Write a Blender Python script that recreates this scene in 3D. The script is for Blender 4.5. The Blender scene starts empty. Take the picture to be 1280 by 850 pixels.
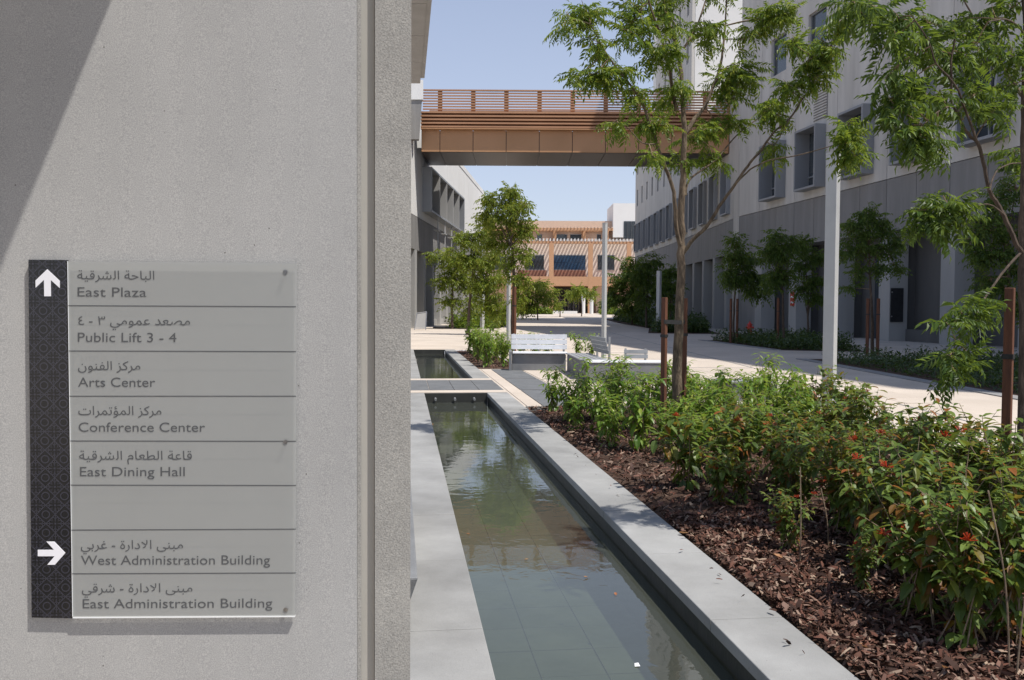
import bpy, math, random
import numpy as np
from mathutils import Vector, Matrix
from mathutils.geometry import tessellate_polygon
random.seed(7); rng = np.random.default_rng(7)
SC = bpy.context.scene
COL = SC.collection

# ------------------------------------------------------------------ camera
FPX = 1100.0; PITCH = math.atan(40 / FPX); ROLL = 0.006; EYE = 1.6
cam = bpy.data.cameras.new('camera'); cam.sensor_width = 36; cam.lens = 36 * FPX / 1280
cam.clip_start = 0.05; cam.clip_end = 6000
cam_ob = bpy.data.objects.new('camera', cam); COL.objects.link(cam_ob)
RM = Matrix.Rotation(math.pi / 2 - PITCH, 3, 'X') @ Matrix.Rotation(ROLL, 3, 'Z')
cam_ob.matrix_world = Matrix.Translation((0, 0, EYE)) @ RM.to_4x4()
SC.camera = cam_ob

# ------------------------------------------------------------------ sky and sun
SUNV = Vector((0.42, -0.30, 1.0)).normalized()
world = bpy.data.worlds.new('World'); SC.world = world; world.use_nodes = True
nt = world.node_tree; bg = nt.nodes['Background']
sky = nt.nodes.new('ShaderNodeTexSky'); sky.sky_type = 'NISHITA'; sky.sun_disc = False
sky.sun_elevation = math.asin(SUNV.z); sky.sun_rotation = math.atan2(SUNV.x, SUNV.y)
sky.air_density = 1.0; sky.dust_density = 0.4; sky.ozone_density = 3.0; sky.altitude = 0
hz = nt.nodes.new('ShaderNodeMix'); hz.data_type = 'RGBA'; hz.inputs[0].default_value = .55
gc = nt.nodes.new('ShaderNodeTexCoord'); gs = nt.nodes.new('ShaderNodeSeparateXYZ'); gm = nt.nodes.new('ShaderNodeMapRange')   # haze thickest low down, thin overhead
nt.links.new(gc.outputs['Generated'], gs.inputs[0]); nt.links.new(gs.outputs[2], gm.inputs[0])
gm.inputs[1].default_value = 0; gm.inputs[2].default_value = .75; gm.inputs[3].default_value = .68; gm.inputs[4].default_value = .05
nt.links.new(gm.outputs[0], hz.inputs[0])
nt.links.new(sky.outputs[0], hz.inputs[6]); hz.inputs[7].default_value = (4.9, 5.05, 6.0, 1)
nt.links.new(hz.outputs[2], bg.inputs[0]); bg.inputs[1].default_value = 0.13
sun = bpy.data.lights.new('sun', 'SUN'); sun.energy = 5.0; sun.angle = math.radians(0.5); sun.color = (1.0, 0.955, 0.89)
sun_ob = bpy.data.objects.new('sun', sun); COL.objects.link(sun_ob)
sun_ob.rotation_euler = SUNV.to_track_quat('Z', 'Y').to_euler(); sun_ob.location = (20, -20, 60)
SC.view_settings.view_transform = 'Standard'; SC.view_settings.look = 'None'
SC.view_settings.exposure = 0.13; SC.view_settings.gamma = 1
SC.render.engine = 'CYCLES'
SC.cycles.max_bounces = 8; SC.cycles.transparent_max_bounces = 12

# ------------------------------------------------------------------ helpers
def ray(u, v): return RM @ Vector(((u - 640) / FPX, -(v - 425) / FPX, -1))
def PZ(u, v, z=0.0):
    d = ray(u, v); return Vector((0, 0, EYE)) + d * ((z - EYE) / d.z)
def PY(u, v, Y):
    d = ray(u, v); return Vector((0, 0, EYE)) + d * (Y / d.y)

def rootloc(o):
    v = Vector((0, 0, 0))
    while o is not None: v += o.location; o = o.parent
    return v
def tag(o, label=None, cat=None, group=None, kind=None):
    if label: o['label'] = label
    if cat: o['category'] = cat
    if group: o['group'] = group
    if kind: o['kind'] = kind
    return o
def thing(name, label, cat, loc, group=None):
    o = bpy.data.objects.new(name, None); COL.objects.link(o); o.location = loc; o.empty_display_size = 0.2
    return tag(o, label, cat, group)
def link(name, me, parent=None, loc=(0, 0, 0)):
    o = bpy.data.objects.new(name, me); COL.objects.link(o); o.parent = parent; o.location = loc
    return o

class MB:
    def __init__(s): s.v = []; s.f = []; s.sm = []
    def add(s, vs, fs, smooth=False):
        b = len(s.v); s.v += [tuple(p) for p in vs]
        for f in fs: s.f.append(tuple(i + b for i in f)); s.sm.append(smooth)
        return s
    def hexa(s, p):  # 8 pts: bottom 4 ccw, top 4 ccw
        return s.add(p, [(3, 2, 1, 0), (4, 5, 6, 7), (0, 1, 5, 4), (1, 2, 6, 5), (2, 3, 7, 6), (3, 0, 4, 7)])
    def box(s, x0, x1, y0, y1, z0, z1, F=None):
        p = [(x0, y0, z0), (x1, y0, z0), (x1, y1, z0), (x0, y1, z0), (x0, y0, z1), (x1, y0, z1), (x1, y1, z1), (x0, y1, z1)]
        if F: p = [F(*q) for q in p]
        return s.hexa(p)
    def bar(s, a, b, w, h):
        a = Vector(a); b = Vector(b); d = (b - a).normalized()
        up = Vector((0, 0, 1)) if abs(d.z) < .95 else Vector((0, 1, 0))
        sd = d.cross(up).normalized(); up = sd.cross(d)
        sd *= w / 2; up *= h / 2
        return s.hexa([a - sd - up, a + sd - up, b + sd - up, b - sd - up, a - sd + up, a + sd + up, b + sd + up, b - sd + up])
    def tube(s, pts, rad, n=7, cap=True):
        pts = [Vector(p) for p in pts]
        if not hasattr(rad, '__len__'): rad = [rad] * len(pts)
        ref = Vector((.3, .9, .2)); vs = []; fs = []
        for i, p in enumerate(pts):
            d = (pts[min(i + 1, len(pts) - 1)] - pts[max(i - 1, 0)]).normalized()
            if abs(d.dot(ref)) > .97: ref = Vector((1, 0, 0))
            a = d.cross(ref).normalized(); b = d.cross(a)
            for k in range(n):
                t = 2 * math.pi * k / n
                vs.append(p + (a * math.cos(t) + b * math.sin(t)) * rad[i])
        for i in range(len(pts) - 1):
            for k in range(n):
                k2 = (k + 1) % n
                fs.append((i * n + k, i * n + k2, (i + 1) * n + k2, (i + 1) * n + k))
        if cap:
            fs.append(tuple(range(n))); fs.append(tuple((len(pts) - 1) * n + k for k in reversed(range(n))))
        return s.add(vs, fs, True)
    def cyl(s, c, r, z0, z1, n=16, r2=None):
        return s.tube([(c[0], c[1], z0), (c[0], c[1], z1)], [r, r if r2 is None else r2], n)
    def build(s, name, mat, parent=None, kind=None, bevel=0):
        o0 = rootloc(parent) if parent else Vector((0, 0, 0))
        me = bpy.data.meshes.new(name)
        me.from_pydata([(x - o0.x, y - o0.y, z - o0.z) for x, y, z in s.v], [], s.f)
        me.polygons.foreach_set('use_smooth', s.sm); me.materials.append(mat)
        if any(s.sm):
            try: me.set_sharp_from_angle(angle=math.radians(50))
            except Exception: pass
        o = link(name, me, parent)
        if kind: o['kind'] = kind
        if bevel:
            m = o.modifiers.new('bevel', 'BEVEL'); m.width = bevel; m.segments = 2; m.limit_method = 'ANGLE'
        return o

def npmesh(name, V, Fq, mat, parent=None, smooth=False):
    """V (n,3) world, Fq (m,k) face indices of equal size"""
    o0 = np.array(rootloc(parent)) if parent else np.zeros(3)
    me = bpy.data.meshes.new(name); V = (V - o0).astype(np.float32)
    m, k = Fq.shape
    me.vertices.add(len(V)); me.vertices.foreach_set('co', V.ravel())
    me.loops.add(m * k); me.loops.foreach_set('vertex_index', Fq.astype(np.int32).ravel())
    me.polygons.add(m); me.polygons.foreach_set('loop_start', np.arange(0, m * k, k, dtype=np.int32))
    me.polygons.foreach_set('use_smooth', np.full(m, smooth)); me.update(calc_edges=True)
    me.materials.append(mat)
    return link(name, me, parent)

# ------------------------------------------------------------------ materials
def ramp(n, cols):
    e = n.color_ramp.elements
    e[0].position, e[0].color = cols[0][0], (*cols[0][1], 1)
    e[1].position, e[1].color = cols[-1][0], (*cols[-1][1], 1)
    for p, c in cols[1:-1]:
        x = e.new(p); x.color = (*c, 1)
def mat(name, c1, c2=None, scale=4, rough=.8, bump=0, bscale=60, metal=0, spec=.4, stretch=(1, 1, 1), speck=None, detail=6, bdist=.01):
    m = bpy.data.materials.new(name); m.use_nodes = True; t = m.node_tree; b = t.nodes['Principled BSDF']
    b.inputs['Roughness'].default_value = rough; b.inputs['Metallic'].default_value = metal
    b.inputs['Specular IOR Level'].default_value = spec
    b.inputs['Base Color'].default_value = (*c1, 1)
    tc = t.nodes.new('ShaderNodeTexCoord'); mp = t.nodes.new('ShaderNodeMapping'); mp.inputs['Scale'].default_value = stretch
    t.links.new(tc.outputs['Object'], mp.inputs[0])
    out = None
    if c2:
        n = t.nodes.new('ShaderNodeTexNoise'); n.inputs['Scale'].default_value = scale; n.inputs['Detail'].default_value = detail
        n.inputs['Roughness'].default_value = .62
        t.links.new(mp.outputs[0], n.inputs['Vector'])
        r = t.nodes.new('ShaderNodeValToRGB'); ramp(r, [(.32, c1), (.68, c2)]); t.links.new(n.outputs['Fac'], r.inputs[0])
        out = r.outputs[0]
    if speck:   # (scale, lo, dark colour, light colour)
        sc, thr, dk, lt = speck
        v = t.nodes.new('ShaderNodeTexNoise'); v.inputs['Scale'].default_value = sc; v.inputs['Detail'].default_value = 3
        t.links.new(mp.outputs[0], v.inputs['Vector'])
        r2 = t.nodes.new('ShaderNodeValToRGB'); r2.color_ramp.interpolation = 'LINEAR'
        ramp(r2, [(.5 - thr, dk), (.5, (1, 1, 1)), (.5 + thr, lt)]); t.links.new(v.outputs['Fac'], r2.inputs[0])
        mx = t.nodes.new('ShaderNodeMix'); mx.data_type = 'RGBA'; mx.blend_type = 'MULTIPLY'; mx.inputs[0].default_value = 1
        t.links.new(out, mx.inputs[6]); t.links.new(r2.outputs[0], mx.inputs[7]); out = mx.outputs[2]
    if out: t.links.new(out, b.inputs['Base Color'])
    if bump:
        n = t.nodes.new('ShaderNodeTexNoise'); n.inputs['Scale'].default_value = bscale; n.inputs['Detail'].default_value = 5
        t.links.new(mp.outputs[0], n.inputs['Vector'])
        bp = t.nodes.new('ShaderNodeBump'); bp.inputs['Strength'].default_value = bump; bp.inputs['Distance'].default_value = bdist
        t.links.new(n.outputs['Fac'], bp.inputs['Height']); t.links.new(bp.outputs[0], b.inputs['Normal'])
    return m
def leafmat(name, cols, trans=.38, rough=.45, tcol=(.32, .5, .06), spec=.5):
    m = bpy.data.materials.new(name); m.use_nodes = True; t = m.node_tree; b = t.nodes['Principled BSDF']
    g = t.nodes.new('ShaderNodeNewGeometry'); oi = t.nodes.new('ShaderNodeObjectInfo')
    ad = t.nodes.new('ShaderNodeMath'); ad.operation = 'ADD'; t.links.new(g.outputs['Random Per Island'], ad.inputs[0]); t.links.new(oi.outputs['Random'], ad.inputs[1])
    fr = t.nodes.new('ShaderNodeMath'); fr.operation = 'FRACT'; t.links.new(ad.outputs[0], fr.inputs[0])
    r = t.nodes.new('ShaderNodeValToRGB'); ramp(r, cols); t.links.new(fr.outputs[0], r.inputs[0])
    t.links.new(r.outputs[0], b.inputs['Base Color']); b.inputs['Roughness'].default_value = rough; b.inputs['Specular IOR Level'].default_value = spec
    tl = t.nodes.new('ShaderNodeBsdfTranslucent')
    mx = t.nodes.new('ShaderNodeMix'); mx.data_type = 'RGBA'; mx.blend_type = 'MIX'; mx.inputs[0].default_value = .55
    t.links.new(r.outputs[0], mx.inputs[6]); mx.inputs[7].default_value = (*tcol, 1); t.links.new(mx.outputs[2], tl.inputs[0])
    ms = t.nodes.new('ShaderNodeMixShader'); ms.inputs[0].default_value = trans
    t.links.new(b.outputs[0], ms.inputs[1]); t.links.new(tl.outputs[0], ms.inputs[2])
    t.links.new(ms.outputs[0], t.nodes['Material Output'].inputs[0])
    return m

M = {}
M['paving'] = mat('paving', (.50, .43, .36), (.58, .505, .43), .6, .85, .15, 40, speck=(260, .25, (.72, .72, .72), (1.12, 1.12, 1.12)))
M['pavegrey'] = mat('grey_paving', (.23, .225, .22), (.28, .275, .27), 1.5, .85, .15, 60)
M['tile'] = mat('dark_tile', (.115, .12, .125), (.16, .165, .17), 2.5, .7, .1, 90, speck=(300, .2, (.7, .7, .7), (1.3, 1.3, 1.3)))
M['coping'] = mat('coping', (.225, .223, .215), (.34, .338, .328), 1.3, .75, .12, 120, speck=(420, .22, (.8, .8, .8), (1.14, 1.14, 1.14)))
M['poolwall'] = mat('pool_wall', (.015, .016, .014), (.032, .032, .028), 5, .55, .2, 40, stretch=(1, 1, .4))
M['poolfloor'] = mat('pool_floor', (.13, .135, .11), (.23, .23, .19), 1.5, .7, .1, 40)
M['concrete'] = mat('concrete', (.335, .335, .33), (.405, .403, .396), 1.3, .9, .12, 200, speck=(430, .2, (.80, .80, .80), (1.30, 1.28, 1.25)), bdist=.002)
def add_pits(m, scale=55, thr=.035, streak=True, ms=(5, 5, .6), lo=.965, hi=1.03):
    t = m.node_tree; b = t.nodes['Principled BSDF']; L = t.links.new
    src = b.inputs['Base Color'].links[0].from_socket; tc = t.nodes.new('ShaderNodeTexCoord')
    v = t.nodes.new('ShaderNodeTexVoronoi'); v.inputs['Scale'].default_value = scale; L(tc.outputs['Object'], v.inputs['Vector'])
    sx = t.nodes.new('ShaderNodeSeparateColor'); L(v.outputs['Color'], sx.inputs[0])
    a = t.nodes.new('ShaderNodeMath'); a.operation = 'LESS_THAN'; a.inputs[1].default_value = .10; L(v.outputs['Distance'], a.inputs[0])
    c = t.nodes.new('ShaderNodeMath'); c.operation = 'LESS_THAN'; c.inputs[1].default_value = thr; L(sx.outputs[0], c.inputs[0])
    d = t.nodes.new('ShaderNodeMath'); d.operation = 'MULTIPLY'; L(a.outputs[0], d.inputs[0]); L(c.outputs[0], d.inputs[1])
    mx = t.nodes.new('ShaderNodeMix'); mx.data_type = 'RGBA'; L(d.outputs[0], mx.inputs[0]); L(src, mx.inputs[6]); mx.inputs[7].default_value = (.12, .115, .105, 1)
    out = mx.outputs[2]
    if streak:
        mp = t.nodes.new('ShaderNodeMapping'); mp.inputs['Scale'].default_value = ms; L(tc.outputs['Object'], mp.inputs[0])
        n = t.nodes.new('ShaderNodeTexNoise'); n.inputs['Scale'].default_value = 1; n.inputs['Detail'].default_value = 7; L(mp.outputs[0], n.inputs['Vector'])
        mr = t.nodes.new('ShaderNodeMapRange'); mr.inputs[1].default_value = .3; mr.inputs[2].default_value = .7; mr.inputs[3].default_value = lo; mr.inputs[4].default_value = hi; L(n.outputs['Fac'], mr.inputs[0])
        m2 = t.nodes.new('ShaderNodeVectorMath'); m2.operation = 'SCALE'; L(out, m2.inputs[0]); L(mr.outputs[0], m2.inputs['Scale']); out = m2.outputs[0]
    L(out, b.inputs['Base Color'])
M['rough'] = mat('rough_aggregate', (.27, .262, .245), (.36, .35, .325), 3, .95, .3, 230, speck=(280, .2, (.74, .74, .74), (1.28, 1.27, 1.25)), bdist=.004)
M['sealant'] = mat('joint_strip', (.37, .355, .315), (.42, .40, .36), 2, .7, .05, 80)
M['cream'] = mat('cream_wall', (.50, .475, .435), (.59, .565, .525), .35, .9, .1, 20, stretch=(1.5, 1.5, .35))
M['white'] = mat('white_wall', (.68, .67, .65), (.74, .73, .71), .2, .9)
M['grey'] = mat('grey_cladding', (.20, .193, .185), (.26, .252, .243), .5, .8, .1, 10, stretch=(3, 3, .3))
M['column'] = mat('column_concrete', (.32, .315, .305), (.38, .375, .365), .4, .85, stretch=(2, 2, .3))
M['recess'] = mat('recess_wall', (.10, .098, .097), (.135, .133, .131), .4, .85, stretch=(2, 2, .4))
M['boxmetal'] = mat('window_box_metal', (.25, .26, .275), (.29, .30, .315), .3, .5, metal=.2)
M['glass'] = mat('dark_glass', (.03, .04, .05), (.045, .055, .065), .4, .06, spec=.8)
M['glassblue'] = mat('blue_glass', (.015, .04, .085), (.035, .08, .15), .2, .06, spec=.9)
M['frame'] = mat('window_frame', (.42, .42, .42), (.5, .5, .5), 2, .5)
M['copper'] = mat('copper_panel', (.43, .235, .115), (.49, .27, .14), .3, .45, metal=.15)
M['slat'] = mat('terracotta_slat', (.38, .20, .11), (.44, .235, .13), .5, .55)
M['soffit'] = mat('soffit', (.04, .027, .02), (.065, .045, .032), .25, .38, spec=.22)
M['orange'] = mat('orange_render', (.46, .26, .145), (.51, .29, .165), .2, .8)
M['peach'] = mat('peach_parapet', (.60, .44, .33), (.64, .475, .36), .2, .85)
M['shadewall'] = mat('pale_render', (.66, .56, .48), (.70, .60, .52), .2, .85)
M['brickred'] = mat('spandrel', (.26, .13, .09), (.32, .16, .11), 3, .8)
M['metal'] = mat('painted_post', (.41, .415, .41), (.47, .475, .465), 2, .45)
M['galv'] = mat('steel', (.55, .55, .56), (.62, .62, .63), 8, .3, metal=.9)
M['darksteel'] = mat('dark_steel', (.12, .12, .12), (.3, .3, .3), 60, .3, metal=.9)
M['bark'] = mat('bark', (.055, .038, .026), (.20, .15, .10), 26, .95, 1.0, 45, stretch=(1, 1, .3), bdist=.02)
M['barkdark'] = mat('dark_bark', (.05, .036, .028), (.13, .095, .07), 18, .95, .7, 45, stretch=(1, 1, .3), bdist=.02)
M['twig'] = mat('twig', (.14, .10, .06), (.28, .20, .13), 15, .9)
M['stem'] = mat('stem', (.12, .085, .055), (.30, .22, .15), 20, .85)
M['stake'] = mat('stake_timber', (.07, .03, .018), (.17, .066, .033), 9, .75, .4, 60, stretch=(3, 3, .25))
M['strap'] = mat('black_strap', (.015, .015, .015), (.03, .03, .03), 30, .6)
M['stone'] = mat('bench_stone', (.15, .153, .158), (.20, .205, .21), 3, .8, .15, 80, speck=(200, .25, (.8, .8, .8), (1.15, 1.15, 1.15)))
M['benchslat'] = mat('pale_slat', (.60, .61, .63), (.68, .69, .71), 6, .5)
M['greyslat'] = mat('grey_slat', (.24, .245, .25), (.30, .305, .31), 6, .55)
M['soil'] = mat('soil', (.035, .02, .014), (.10, .055, .035), 25, .95, .8, 60, bdist=.02)
M['red'] = mat('red_paint', (.45, .03, .02), (.52, .045, .03), 5, .4)
M['black'] = mat('black_panel', (.02, .02, .022), (.035, .035, .038), 5, .35)
M['whiteprint'] = mat('white_print', (.82, .82, .86), None, rough=.5)
M['ink'] = mat('grey_ink', (.085, .088, .092), None, rough=.6)
M['litter'] = mat('white_litter', (.8, .8, .8), None, rough=.7)
M['neemlight'] = leafmat('light_neem_leaf', [(0, (.07, .12, .015)), (.5, (.15, .21, .025)), (.85, (.22, .26, .035)), (1, (.26, .26, .05))], .42, .45, (.45, .5, .05), .35)
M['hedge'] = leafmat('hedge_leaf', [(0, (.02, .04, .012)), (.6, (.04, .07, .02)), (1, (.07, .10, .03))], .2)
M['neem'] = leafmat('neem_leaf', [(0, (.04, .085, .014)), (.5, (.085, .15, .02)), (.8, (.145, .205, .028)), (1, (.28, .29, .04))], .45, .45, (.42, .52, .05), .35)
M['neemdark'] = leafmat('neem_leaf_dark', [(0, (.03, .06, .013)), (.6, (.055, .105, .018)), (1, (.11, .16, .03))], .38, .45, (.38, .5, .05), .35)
M['bright'] = leafmat('bright_shrub_leaf', [(0, (.065, .14, .018)), (.5, (.13, .23, .028)), (.85, (.20, .29, .045)), (1, (.31, .34, .06))], .40, .36, (.42, .55, .06), .4)
M['fire'] = leafmat('firebush_leaf', [(0, (.045, .08, .018)), (.45, (.10, .165, .03)), (.8, (.17, .235, .045)), (.88, (.17, .09, .02)), (1, (.28, .08, .02))], .36, .42, (.38, .40, .05), .35)
M['flower'] = leafmat('flower', [(0, (.40, .03, .012)), (1, (.60, .09, .025))], .3, .5, (.8, .15, .03))
M['mulch'] = leafmat('mulch_chip', [(0, (.03, .015, .011)), (.4, (.07, .034, .022)), (.68, (.145, .06, .04)), (.88, (.20, .13, .10)), (1, (.34, .25, .18))], .0, .8, spec=.25)
M['dryleaf'] = leafmat('dry_leaf', [(0, (.35, .12, .05)), (1, (.5, .3, .14))], .25, .7, (.5, .25, .1))

add_pits(M['concrete'])
add_pits(M['cream'], 2, 0, True, (1.6, 1.6, .14), .86, 1.06); add_pits(M['coping'], 40, .05, True, (1.1, 1.1, 1.1), .86, 1.08)
add_pits(M['paving'], 12, .03, True, (.35, .35, .35), .90, 1.05)

def translucent_sheet():
    m = bpy.data.materials.new('frosted_sheet'); m.use_nodes = True; t = m.node_tree; b = t.nodes['Principled BSDF']
    b.inputs['Base Color'].default_value = (.40, .41, .40, 1); b.inputs['Roughness'].default_value = .35
    tr = t.nodes.new('ShaderNodeBsdfTransparent'); tr.inputs[0].default_value = (.9, .91, .9, 1)
    ms = t.nodes.new('ShaderNodeMixShader'); ms.inputs[0].default_value = .5
    n = t.nodes.new('ShaderNodeTexNoise'); n.inputs['Scale'].default_value = 6; n.inputs['Detail'].default_value = 5
    mr = t.nodes.new('ShaderNodeMapRange'); mr.inputs[3].default_value = .33; mr.inputs[4].default_value = .41
    tc = t.nodes.new('ShaderNodeTexCoord'); t.links.new(tc.outputs['Object'], n.inputs['Vector'])
    t.links.new(n.outputs['Fac'], mr.inputs[0]); t.links.new(mr.outputs[0], ms.inputs[0])
    t.links.new(b.outputs[0], ms.inputs[1]); t.links.new(tr.outputs[0], ms.inputs[2])
    t.links.new(ms.outputs[0], t.nodes['Material Output'].inputs[0]); return m
M['sheet'] = translucent_sheet()
M['sheetedge'] = mat('polished_edge', (.8, .82, .82), None, rough=.2, spec=.8)

def pattern_mat(cell=.046):
    """small eight-point rosette print, dark grey on black"""
    m = bpy.data.materials.new('rosette_print'); m.use_nodes = True; t = m.node_tree; b = t.nodes['Principled BSDF']
    L = t.links.new
    def node(op, a, bb=None, c=None):
        n = t.nodes.new('ShaderNodeMath'); n.operation = op
        for i, q in enumerate((a, bb, c)):
            if q is None: continue
            if isinstance(q, (int, float)): n.inputs[i].default_value = q
            else: L(q, n.inputs[i])
        return n.outputs[0]
    tc = t.nodes.new('ShaderNodeTexCoord'); sp = t.nodes.new('ShaderNodeSeparateXYZ'); L(tc.outputs['Object'], sp.inputs[0])
    x = node('ABSOLUTE', node('SUBTRACT', node('FRACT', node('DIVIDE', sp.outputs[0], cell)), .5))
    y = node('ABSOLUTE', node('SUBTRACT', node('FRACT', node('DIVIDE', sp.outputs[2], cell)), .5))
    r = node('SQRT', node('ADD', node('MULTIPLY', x, x), node('MULTIPLY', y, y)))
    ang = node('ARCTAN2', y, x)
    petal = node('ABSOLUTE', node('SINE', node('MULTIPLY', ang, 4)))
    rose = node('ADD', .20, node('MULTIPLY', petal, .17))
    l1 = node('LESS_THAN', node('ABSOLUTE', node('SUBTRACT', r, rose)), .028)
    l2 = node('LESS_THAN', node('ABSOLUTE', node('SUBTRACT', node('ADD', x, y), .5)), .03)
    cx = node('SUBTRACT', x, .5); cy = node('SUBTRACT', y, .5)
    r2 = node('SQRT', node('ADD', node('MULTIPLY', cx, cx), node('MULTIPLY', cy, cy)))
    l3 = node('LESS_THAN', node('ABSOLUTE', node('SUBTRACT', r2, .2)), .028)
    l4 = node('LESS_THAN', r, .055)
    l5 = node('MULTIPLY', node('LESS_THAN', node('MINIMUM', x, y), .018), node('GREATER_THAN', r, .12))
    k = node('MINIMUM', node('ADD', node('ADD', l1, l2), node('ADD', node('ADD', l3, l4), l5)), 1)
    mx = t.nodes.new('ShaderNodeMix'); mx.data_type = 'RGBA'; L(k, mx.inputs[0])
    mx.inputs[6].default_value = (.012, .012, .013, 1); mx.inputs[7].default_value = (.038, .038, .05, 1)
    L(mx.outputs[2], b.inputs['Base Color']); b.inputs['Roughness'].default_value = .25; return m
M['rosette'] = pattern_mat()

def water_mat():
    m = bpy.data.materials.new('water'); m.use_nodes = True; t = m.node_tree; t.nodes.remove(t.nodes['Principled BSDF'])
    L = t.links.new
    gl = t.nodes.new('ShaderNodeBsdfGlossy'); gl.inputs['Roughness'].default_value = .02; gl.inputs[0].default_value = (.95, .97, .97, 1)
    tr = t.nodes.new('ShaderNodeBsdfTransparent'); tr.inputs[0].default_value = (.58, .65, .53, 1)
    df = t.nodes.new('ShaderNodeBsdfDiffuse'); df.inputs[0].default_value = (.13, .142, .118, 1)
    m0 = t.nodes.new('ShaderNodeMixShader'); m0.inputs[0].default_value = .34; L(tr.outputs[0], m0.inputs[1]); L(df.outputs[0], m0.inputs[2])
    fr = t.nodes.new('ShaderNodeFresnel'); fr.inputs[0].default_value = 1.6
    ms = t.nodes.new('ShaderNodeMixShader'); L(fr.outputs[0], ms.inputs[0]); L(m0.outputs[0], ms.inputs[1]); L(gl.outputs[0], ms.inputs[2])
    n = t.nodes.new('ShaderNodeTexNoise'); n.inputs['Scale'].default_value = 5; n.inputs['Detail'].default_value = 3; n.inputs['Distortion'].default_value = .4
    tc = t.nodes.new('ShaderNodeTexCoord'); L(tc.outputs['Object'], n.inputs['Vector'])
    n2 = t.nodes.new('ShaderNodeTexNoise'); n2.inputs['Scale'].default_value = .45; L(tc.outputs['Object'], n2.inputs['Vector'])
    mm = t.nodes.new('ShaderNodeMath'); mm.operation = 'MULTIPLY'; L(n.outputs['Fac'], mm.inputs[0]); L(n2.outputs['Fac'], mm.inputs[1])
    bp = t.nodes.new('ShaderNodeBump'); bp.inputs['Strength'].default_value = .16; bp.inputs['Distance'].default_value = .02
    L(mm.outputs[0], bp.inputs['Height']); L(bp.outputs[0], gl.inputs['Normal']); L(bp.outputs[0], fr.inputs['Normal'])
    L(ms.outputs[0], t.nodes['Material Output'].inputs[0]); return m
M['water'] = water_mat()

# ------------------------------------------------------------------ ground (channel frame: s across, t along)
TH = math.atan(.124); CT, ST = math.cos(TH), math.sin(TH)
def gz(y): return 0.0 if y < 95 else min(.67, .67 * (y - 95) / 65)
def CH(s, t, z=0.0):
    x = s * CT - t * ST; y = s * ST + t * CT
    return (x, y, z + gz(y))
P1 = (0.0, 1.965, -3.0, 16.5)      # pool zone with copings
P2 = (0.0, 1.965, 19.75, 33.6)
B1 = (1.965, 6.3, -3.0, 14.0)      # planting bed
B2 = (1.965, 3.15, 22.9, 33.0)
holes = [P1, P2, B1, B2]
def far_cut(): return [-1200, -300, -80, -40, -20, -8], [8, 12, 20, 40, 80, 300, 1200]
a, b = far_cut()
sc = sorted(set(a + [0, 1.965, 3.15, 6.3] + b)); tcut = sorted(set([-40, -10, -3, 14.0, 16.5, 19.75, 22.9, 33.0, 33.6, 45, 60, 80, 95, 110, 125, 140, 160, 175, 200, 300, 800, 3000]))
def in_hole(s, t): return any(h[0] < s < h[1] and h[2] < t < h[3] for h in holes)
g = MB(); idx = {}
for i, s in enumerate(sc):
    for j, t in enumerate(tcut): idx[i, j] = len(g.v); g.v.append(CH(s, t))
for i in range(len(sc) - 1):
    for j in range(len(tcut) - 1):
        if not in_hole((sc[i] + sc[i + 1]) / 2, (tcut[j] + tcut[j + 1]) / 2):
            g.f.append((idx[i, j], idx[i + 1, j], idx[i + 1, j + 1], idx[i, j + 1])); g.sm.append(False)
g.build('ground', M['paving'], kind='structure')

def chbox(mb, s0, s1, t0, t1, z0, z1): return mb.box(s0, s1, t0, t1, z0, z1, CH)

# paving slabs near the benches, seen one by one
pv = None
def slab(name, m, s0, s1, t0, t1, z1, z0=-.02, parent=None, gap=.006):
    return chbox(MB(), s0 + gap, s1 - gap, t0 + gap, t1 - gap, z0, z1).build(name, m, parent)
crossing = thing('tiled_crossing', 'dark grey tiled walkway strip crossing between the two water basins', 'walkway', CH(.98, 18.1), None)
for i in range(4):
    slab('tile', M['tile'], .03 + i * .48, .03 + (i + 1) * .48, 16.95, 19.3, .012, parent=crossing)
slab('border_strip', M['paving'], 0, 1.965, 16.5, 16.93, .01, parent=crossing)
slab('border_strip', M['paving'], 0, 1.965, 19.32, 19.75, .01, parent=crossing)
strip = thing('paving_band', 'band of large dark grey paving slabs leading from the mulch bed to the stone bench', 'paving', CH(2.6, 18), None)
tt = [14.05, 16.9, 19.7, 22.7]
for j in range(3):
    slab('tile', M['tile'], 2.27, 3.02, tt[j] + .05, tt[j + 1] - .05, .012, parent=strip)
for j in range(8):
    slab('border_strip', M['paving'], 2.0, 2.22, 14.05 + j * 1.08, 14.05 + (j + 1) * 1.08, .010, parent=strip)
sl = thing('paving_field', 'pale beige square paving slabs in front of the stone bench', 'paving', CH(4, 18), None)
for i in range(7):
    for j in range(9):
        slab('slab', M['paving'], 3.06 + i * .92, 3.06 + (i + 1) * .92, 14.1 + j * .95, 14.1 + (j + 1) * .95, .010 + .001 * random.random(), parent=sl, gap=.008)

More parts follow.
